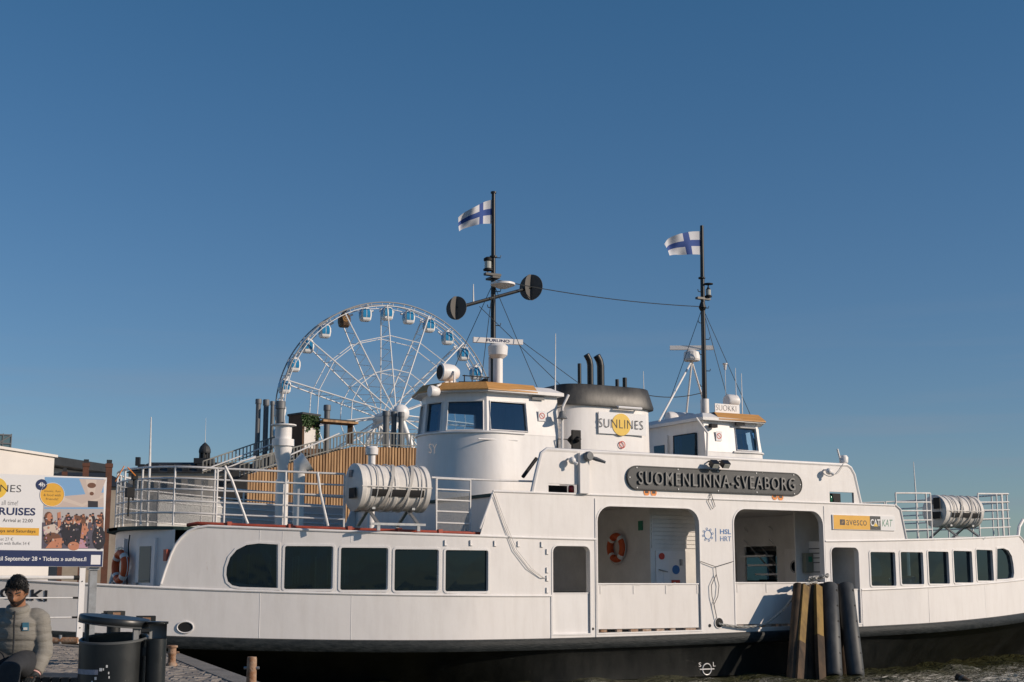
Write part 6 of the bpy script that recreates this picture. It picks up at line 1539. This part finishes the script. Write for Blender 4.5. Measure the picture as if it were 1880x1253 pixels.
M['ivy'] = mat('ivy_leaf', (.035, .075, .022), .6, var=.5, scale=3, c2=(.06, .11, .03))
M['balus'] = mat('baluster', (.36, .35, .31), .6, var=.3, scale=1)
M['wheelwhite'] = mat('wheel_white', (.80, .79, .78), .4, var=.08, scale=.5)
M['rimgrey'] = mat('wheel_rim', (.30, .30, .30), .5)
M['cabblue'] = glass('cabin_glass', (.05, .28, .50)); 
M['cabpane'] = mat('cabin_pane', (.03, .24, .48), .15)

# ---------------------------------------------------------------- terrace building with batten walls
YT = 108.0
def T(x, y, d=0.0): return at_depth(x, y, YT + d + .019 * (x - 610))
org = T(610, 1000); org.z = LZ
terr = thing('terrace_building', 'timber-battened terrace building with sloping stair railing and grey flues', 'building', org, 0)
def tl(x, y, d=0.0): return T(x, y, d) - org
def top_line(x):                               # top of the batten wall in photo pixels
    return 871 - (x - 455) * (871 - 820) / (648 - 455) if x < 648 else 820 + (x - 648) * .02
mb = MB(); front = [tl(x, top_line(x)) for x in (455, 500, 550, 600, 648, 700, 780)]
poly = [(v.x, v.z) for v in front] + [(front[-1].x, 0), (front[0].x, 0)]
mb.prism(poly, lambda x, z: (x, .25 + .47 * x, z - .05), lambda x, z: (x, 9 + .47 * x, z - .05)); mb.build('core_wall', M['battendark'], terr)
n = 0; x = 456.0; bt_meshes = []
while x < 779:
    v = tl(x, top_line(x)); mb = MB(); mb.obox((v.x, v.y + .11, v.z / 2), (.066, .031, 0), (-.05, .10, 0), (0, 0, v.z / 2)); mb.build('batten', M['batten'], terr); x += 5.3
def balustrade(name, pts, h, gap, d=-.1, m=None):
    """posts and rails along photo points; gap in metres"""
    m = m or M['balus']; P3 = [tl(px, py, d) for px, py in pts]; mb = MB()
    mb.tube([p + Vector((0, 0, h)) for p in P3], .05, 6); mb.tube([p + Vector((0, 0, .12)) for p in P3], .04, 6)
    for a, b in zip(P3[:-1], P3[1:]):
        k = max(1, int((b - a).length / gap))
        for i in range(k):
            p = a.lerp(b, i / k); mb.box(p.x - .045, p.y - .03, p.z, p.x + .045, p.y + .03, p.z + h)
    o = mb.build(name, m, terr); o['kind'] = 'stuff'; return o
balustrade('stair_railing', [(470, 866), (648, 819)], 1.05, .27)
balustrade('terrace_railing', [(648, 819), (778, 822)], 1.05, .27)
balustrade('stair_railing', [(372, 870), (505, 824)], .95, .3, 6)
balustrade('stair_railing', [(440, 876), (560, 838)], .9, .35, 3)
mb = MB()
for (a, b, d) in (((532, 836), (623, 796), -.3), ((372, 864), (502, 815), 5.8), ((455, 874), (540, 838), 1), ((395, 868), (470, 838), 5), ((440, 848), (505, 832), 4)): mb.tube([tl(*a, d), tl(*b, d)], .06, 6)
mb.build_each('handrail', M['wheelwhite'], terr)
a = tl(372, 872, 7); b = tl(520, 820, 7); mb = MB(); mb.prism([(a.x, a.z), (b.x, b.z), (b.x + 12, b.z), (b.x + 12, 0), (a.x, 0)], lambda x, z: (x, 7.2, z), lambda x, z: (x, 16, z)); mb.build('stair_block', mat('stair_block', (.07, .07, .068), .9), terr)
a = tl(200, 905, 9); b = tl(460, 905, 9); mb = MB(); mb.box(a.x, 9, 0, b.x, 20, a.z - .2); mb.build('low_wing', mat('low_wing', (.30, .295, .285), .85, var=.2, scale=.3), terr)
def flue(x0, x1, y0, y1, d, cap):
    a = tl(x0, y0, d); b = tl(x1, y0, d); c = tl((x0 + x1) / 2, y1, d); r = (b.x - a.x) / 2; mb = MB(); h = a.z
    mb.lathe([(r * .80, c.z - .8), (r * .80, h - cap), (r, h - cap), (r, h - .06), (r * .9, h)], ((a.x + b.x) / 2, a.y, 0), 18); mb.build('flue', M['vent'], terr, True)
for f_ in ((469, 481.5, 733, 850, 8, .40), (483, 496, 734, 850, 8, .48), (496, 505.5, 737, 850, 9, .32), (506, 526, 737, 850, 7, .62), (594, 608.5, 744, 835, 6, .45), (702, 717, 755, 830, 6, .42), (717.5, 730, 756, 830, 6, .42), (730.5, 743, 757, 830, 5.5, .42)): flue(*f_)
# sauna hut with ivy
a = tl(530, 764, 4); b = tl(556, 764, 2.2); c = tl(586, 764, 3.2)
zt = a.z; zb = tl(556, 838, 2.2).z
mb = MB(); mb.prism([(a.x, a.y), (b.x, b.y), (c.x, c.y), (c.x - 1.0, c.y + 2.2), (a.x, a.y + 2)], lambda x, y: (x, y, zb), lambda x, y: (x, y, zt)); hut = mb.build('hut', M['hutwood'], terr)
mb = MB(); mb.prism([(a.x - .12, a.y), (b.x, b.y - .15), (c.x + .15, c.y), (c.x - 1.0, c.y + 2.3), (a.x, a.y + 2.1)], lambda x, y: (x, y, zt), lambda x, y: (x, y, zt + .14)); mb.build('hut_roof', M['slate'], hut)
d_ = (c - b); u0 = b + d_ * .12; u1 = b + d_ * .80; zz0 = tl(560, 822, 2.2).z; zz1 = tl(560, 784, 2.2).z
mb = MB(); mb.add([(u0.x, u0.y - .06, zz0), (u1.x, u1.y - .06, zz0), (u1.x, u1.y - .06, zz1), (u0.x, u0.y - .06, zz1)], [(0, 1, 2, 3)]); mb.build('hut_panel', M['plaster'], hut)
rs = random.Random(11); mb = MB()
for i in range(900):
    u = rs.random(); p = b.lerp(c, -.03 + 1.12 * u); hang = (.55 + .9 * abs(math.sin(5 * u)) * rs.random()) * (1.9 if u > .82 else 1.0)
    q = Vector((p.x, p.y - .08 - .25 * rs.random(), zt - .05 - hang * rs.random())); s = rs.uniform(.05, .11); n1 = Vector((rs.uniform(-1, 1), rs.uniform(-1, .2), rs.uniform(-.6, 1))).normalized(); e1 = n1.orthogonal().normalized() * s; e2 = n1.cross(e1)
    mb.add([q - e1, q - e2 * .7, q + e1, q + e2 * .7], [(0, 1, 2, 3)])
iv = mb.build('ivy', M['ivy'], terr, fix=False); iv['kind'] = 'stuff'
# pergola beam right of the hut
a = tl(588, 774, 3); b = tl(652, 779, 3); mb = MB(); mb.bar(a, b, 1.6, .16); mb.build('pergola_roof', M['batten'], terr)
mb = MB(); mb.bar(a + Vector((0, -.8, .13)), b + Vector((.1, -.8, .13)), .1, .1); mb.build('pergola_edge', M['slate'], terr)
mb = MB(); p = tl(643, 782, 3); mb.box(p.x - .2, p.y - .2, tl(643, 815, 3).z, p.x + .2, p.y + .2, p.z); mb.build('pergola_post', M['hutwood'], terr)

# ---------------------------------------------------------------- Ferris wheel
YW = 210.0; wc = at_depth(713, 765, YW); WR_ = 17.0; hubz = wc.z - LZ
wheel = thing('ferris_wheel', 'white Ferris wheel with blue-windowed cabins behind the ferry', 'ferris wheel', (wc.x, wc.y, LZ), R(27))
def wp(a, r, y): return Vector((r * math.cos(a), y, hubz + r * math.sin(a)))
RY = 1.25
for y in (-RY, RY):
    for rr, th, m_ in ((WR_, .10, 'rimgrey'), (WR_ - .55, .07, 'wheelwhite')):
        mb = MB(); mb.tube([wp(2 * PI * i / 90, rr, y) for i in range(90)], th, 6, closed=True); mb.build('rim', M[m_], wheel, True)
mb = MB()
for i in range(60):
    a = 2 * PI * i / 60; mb.tube([wp(a, WR_, -RY), wp(a, WR_ - .55, -RY)], .05, 4); mb.tube([wp(a, WR_, RY), wp(a, WR_ - .55, RY)], .05, 4)
    if i % 2: mb.tube([wp(a, WR_ - .3, -RY), wp(a, WR_ - .3, RY)], .08, 5)
o = mb.build('rim_lattice', M['wheelwhite'], wheel); o['kind'] = 'stuff'
mb = MB()
for i in range(30): mb.tube([wp(2 * PI * (i + .15) / 30, WR_ - .9, RY), wp(2 * PI * (i + .85) / 30, WR_ - .9, RY)], .16, 6)
o = mb.build('rim_chord', M['wheelwhite'], wheel); o['kind'] = 'stuff'
for i in range(15):
    a = 2 * PI * (i + .07) / 15 + R(91.6 - 96)
    mb = MB()
    for y, hy in ((-RY, -3.0), (RY, 3.0)): mb.tube([wp(a, .9, hy), wp(a, WR_ - .4, y)], .105, 6)
    for k in range(1, 9):
        f0 = k / 9; f1 = (k + .5) / 9; r0 = .9 + (WR_ - 1.3) * f0; r1 = .9 + (WR_ - 1.3) * f1; y0 = -3 + (3 - RY) * f0; y1 = 3 - (3 - RY) * f1
        mb.tube([wp(a, r0, y0), wp(a, r1, y1)], .045, 4); mb.tube([wp(a, r1, y1), wp(a, min(r1 + .9, WR_ - .4), -(3 - (3 - RY) * min(1, f1 + .055)))], .045, 4)
    mb.build('spoke', M['wheelwhite'], wheel)
for rr, y in ((WR_ * .40, -2.3), (WR_ * .40, 2.3), (WR_ * .70, -1.75), (WR_ * .70, 1.75)):
    mb = MB(); pts = [wp(2 * PI * (i + .07) / 15 + R(91.6 - 96), rr, y) for i in range(15)]; mb.tube(pts, .07, 5, closed=True); mb.build('brace_ring', M['wheelwhite'], wheel)
mb = MB(); mb.tube([(0, -4.4, hubz), (0, 4.4, hubz)], .8, 20); mb.build('axle', M['wheelwhite'], wheel, True)
mb = MB(); mb.sphere((0, -4.9, hubz), 1.25, 24, 14, 1, .75, 1); mb.build('hub_cap', M['wheelwhite'], wheel, True)
for y in (-4.3, 4.3):
    for sx in (-1, 1):
        mb = MB(); mb.tube([(0, y, hubz), (sx * 9.5, y * 1.5, 0)], .42, 10); mb.build('support_leg', M['wheelwhite'], wheel, True)
mb = MB(); mb.box(-11, -8, 0, 11, 8, .5); mb.build('base', M['stone'], wheel)
# one cabin: white shell, blue panes
def cabin_mesh():
    w, d, h = .82, .80, 1.02; prof = [(-h, .70), (-h * .82, .88), (-.2, 1.0), (.35, .97), (h * .82, .72), (h, .50)]
    sh = MB(); rows = []
    for z, k in prof: rows.append([(w * k * cx, d * k * cy, z) for cx, cy in ((-1, -.72), (-.72, -1), (.72, -1), (1, -.72), (1, .72), (.72, 1), (-.72, 1), (-1, .72), (-1, -.72))])
    sh.grid(rows); sh.add(rows[0][:8], [tuple(range(8))]); sh.add(rows[-1][:8], [tuple(range(8))])
    sh.tube([(0, -1.2, h + .25), (0, 1.2, h + .25)], .09, 6); sh.box(-.12, -.3, h, .12, .3, h + .3)
    def pane(f0, f1, side):
        mb = MB(); lev = ((-.55, .945), (-.2, 1.012), (.35, .985), (.74, .79)); rows = []
        for z, k in lev:
            row = []
            for f in (f0, f1):
                if side in 'FB': row.append((w * k * f * .72, (-1 if side == 'F' else 1) * (d * k + .012), z))
                else: row.append(((-1 if side == 'L' else 1) * (w * k + .012), d * k * f * .72, z))
            rows.append(row)
        mb.grid(rows); return mb
    return sh, [pane(-.95, -.08, 'F'), pane(.08, .95, 'F'), pane(-.95, -.08, 'L'), pane(.08, .95, 'L'), pane(-.95, -.08, 'R'), pane(.08, .95, 'R'), pane(-.95, -.08, 'B'), pane(.08, .95, 'B')]
sh, pn = cabin_mesh(); shm = sh.mesh('cabin', M['wheelwhite'], fix=True); pns = [p.mesh('cabin_window', M['cabpane'], fix=False) for p in pn]
shv = sh.mesh('cabin', mat('cabin_brown', (.10, .055, .025), .5), fix=True); gold = mat('cabin_gold', (.42, .22, .06), .4, .3)
for i in range(30):
    a = R(90 + 1.5) + 2 * PI * i / 30; vip = (i == 2)
    c = wp(a, WR_ - .2, 0) + Vector((0, 0, -1.27)); o = bpy.data.objects.new('cabin', shv if vip else shm); col.objects.link(o); o.parent = wheel; o.location = c; o.rotation_euler = (0, 0, R(-4))
    if vip: o['label'] = 'dark brown cabin with a golden emblem'
    for me in pns:
        q = bpy.data.objects.new('cabin_window', me); col.objects.link(q); q.parent = o
        if vip: q.hide_render = False
    if vip:
        mb = MB(); mb.lathe([(.30, 0), (.42, 0), (.42, .02), (.30, .02)], (0, -.84, .1), 8, 'Y', cap=False); mb.lathe([(.12, 0), (.12, .02)], (0, -.84, .1), 12, 'Y'); mb.build_each('emblem', gold, o)
        for ch in [c_ for c_ in o.children if c_.name.startswith('cabin_window')]: ch.data = ch.data.copy(); ch.data.materials[0] = shv.materials[0]

# ---------------------------------------------------------------- buildings on the left
d1 = Vector((.247, .969, 0))
e = at_depth(100, 840, 70)
wb = thing('white_hall', 'plain white flat-roofed hall behind the advertisement board', 'building', (e.x, e.y, LZ), math.atan2(d1.y, d1.x))
mb = MB(); mb.box(-36, 0, 0, 0, 14, e.z - LZ); mb.build('wall', M['plaster'], wb)
mb = MB(); mb.box(-36.1, -.12, e.z - LZ, .12, 14.1, e.z - LZ + .12); mb.build('roof_edge', M['plaster'], wb)
mb = MB(); mb.box(-12.02, -.014, 0, -11.96, -.002, e.z - LZ - .1); mb.build('wall_joint', M['stone'], wb)
mb = MB(); mb.box(-9, 3, e.z - LZ + .12, -7, 4.5, e.z - LZ + .9); mb.build('roof_unit', M['slate'], wb)
e = at_depth(193, 859, 145)
db = thing('long_office_building', 'long pale office building with dark overhanging roof and rows of windows', 'building', (e.x, e.y, LZ), math.atan2(d1.y, d1.x)); hh = e.z - LZ
mb = MB(); mb.box(-62, .9, 0, -1.2, 15, hh - .6); mb.build('wall', M['plaster'], db)
mb = MB(); mb.prism([(-63, -.8), (0, -.8), (-1, 15.5), (-63, 15.5)], lambda x, y: (x, y, hh - .55), lambda x, y: (x, y, hh + .25)); rf = mb.build('roof', M['slate'], db)
mb = MB(); mb.box(-40, 3, hh + .25, -24, 9, hh + 2.6); mb.build('roof_plant_room', M['slate'], rf)
wm = MB().box(-.75, 0, -.55, .75, .1, .55).mesh('window', M['winglass'])
for r_ in range(3):
    for i in range(26):
        o = bpy.data.objects.new('window', wm); col.objects.link(o); o.parent = db; o.location = (-3.2 - 2.25 * i, .84, hh - 1.7 - 1.75 * r_)
def chimney(label, x0, x1, y0, Y, group='brick chimneys on the roofs'):
    a = at_depth(x0, y0, Y); b = at_depth(x1, y0, Y); w_ = b.x - a.x
    o = thing('brick_chimney', label, 'chimney', ((a.x + b.x) / 2, Y, LZ), .3, group)
    mb = MB(); h = a.z - LZ; mb.box(-w_ * .42, -w_ * .42, 0, w_ * .42, w_ * .42, h - .35); mb.build('stack', M['brick'], o)
    mb = MB(); mb.box(-w_ * .5, -w_ * .5, h - .35, w_ * .5, w_ * .5, h - .1); mb.build('crown', M['brick'], o)
    mb = MB(); mb.box(-w_ * .35, -w_ * .35, h - .1, w_ * .35, w_ * .35, h + .15); mb.build('flue_cap', M['slate'], o)
chimney('brick chimney rising from the small slate roof', 152, 165, 848, 100)
chimney('taller brick chimney beside the end of the upper deck railing', 194, 207.5, 849, 96)
chimney('low brick chimney in front of the office windows', 114, 124, 864, 98)
e = at_depth(154, 868, 104); o = thing('slate_roof_house', 'low house with a small dark slate roof below the chimney', 'house', (e.x, e.y, LZ), .25); hh = e.z - LZ
mb = MB(); mb.box(-3.5, -3, 0, 3.5, 3, hh - 1.2); mb.build('wall', M['stone'], o)
mb = MB(); mb.add([(-3.8, -3.3, hh - 1.2), (3.8, -3.3, hh - 1.2), (3.8, 3.3, hh - 1.2), (-3.8, 3.3, hh - 1.2), (-1.6, 0, hh), (1.6, 0, hh)], [(0, 1, 5, 4), (1, 2, 5), (2, 3, 4, 5), (3, 0, 4)]); mb.build('roof', M['slate'], o)
# slate-roofed palace block with a domed turret
YP = 300.0; a = at_depth(236, 866, YP); b = at_depth(470, 866, YP); zr = at_depth(300, 845, YP).z - LZ; ze = at_depth(300, 868, YP).z - LZ
pb = thing('palace_building', 'large beige block with dark slate mansard roof and domed turret', 'building', (a.x, YP, LZ), 0); W = b.x - a.x
mb = MB(); mb.box(0, 0, 0, W, 25, ze); mb.build('wall', M['stone'], pb)
mb = MB(); mb.add([(-.5, -.5, ze), (W, -.5, ze), (W, 25, ze), (-.5, 25, ze), (3, 6, zr), (W - 3, 6, zr), (W - 3, 19, zr), (3, 19, zr)], [(0, 1, 5, 4), (1, 2, 6, 5), (2, 3, 7, 6), (3, 0, 4, 7), (4, 5, 6, 7)]); rf = mb.build('roof', M['slate'], pb)
for i in range(8):
    x = 2.5 + (W - 5) * i / 7; mb = MB(); mb.box(x - .7, .3, ze + .4, x + .7, 2.6, ze + 1.8); mb.build('dormer', M['slate'], rf)
wm2 = MB().box(-.6, -.08, -1.0, .6, .05, 1.0).mesh('window', M['winglass'])
for r_ in range(3):
    for i in range(9): o = bpy.data.objects.new('window', wm2); col.objects.link(o); o.parent = pb; o.location = (2 + (W - 4) * i / 8, 0, ze - 2.2 - 3.6 * r_)
mb = MB(); p = at_depth(248, 838, YP); mb.box(p.x - a.x - .45, 2, zr - 1, p.x - a.x + .45, 3, p.z - LZ); mb.build('roof_stack', M['slate'], rf)
tx = at_depth(366, 850, YP).x - a.x; z0 = zr - .5; zd = at_depth(366, 826, YP).z - LZ; z2 = at_depth(366, 809, YP).z - LZ; z3 = at_depth(368, 763, YP).z - LZ
mb = MB(); mb.box(tx - 1.9, 3, z0, tx + 1.9, 6.8, z0 + 1.2); mb.lathe([(1.25, zd - .3), (1.3, zd), (1.25, zd + .5), (1.0, zd + 1.1), (.55, zd + 1.6), (.15, z2), (.05, z2 + .1)], (tx, 4.9, 0), 16)
for k in range(8): an = 2 * PI * k / 8; mb.tube([(tx + 1.0 * math.cos(an), 4.9 + 1.0 * math.sin(an), z0 + 1.1), (tx + 1.0 * math.cos(an), 4.9 + 1.0 * math.sin(an), zd - .2)], .2, 6)
mb.lathe([(.45, z0 + 1), (.45, zd)], (tx, 4.9, 0), 10); mb.build('turret', M['slate'], pb)
mb = MB(); mb.tube([(tx, 4.9, z2), (tx, 4.9, z3)], [.07, .03], 6); mb.build('turret_spike', M['rail'], pb)
# glass-topped tower at the frame's left edge
e = at_depth(20.5, 797, 230); gt = thing('glass_tower', 'steel-framed glass tower top above the white hall', 'building', (e.x, e.y, LZ), .5); hh = e.z - LZ
mb = MB(); mb.box(-9, 0, 0, 0, 7, hh - .3); mb.build('glass_body', mat('tower_glass', (.10, .17, .20), .2), gt)
mb = MB()
for i in range(8): mb.box(-9.05 + 1.29 * i, -.12, 0, -8.9 + 1.29 * i, .0, hh)
for k in range(5): mb.box(-9.1, -.15, hh - .3 - 1.4 * k, .1, -.01, hh - .1 - 1.4 * k)
for i in range(6): mb.box(.0, .2 + 1.3 * i, 0, .12, .35 + 1.3 * i, hh)
mb.bar((-7, -.2, hh - 5), (0, -.2, hh - .3), .15, .2); mb.build_each('frame_member', M['vent'], gt)
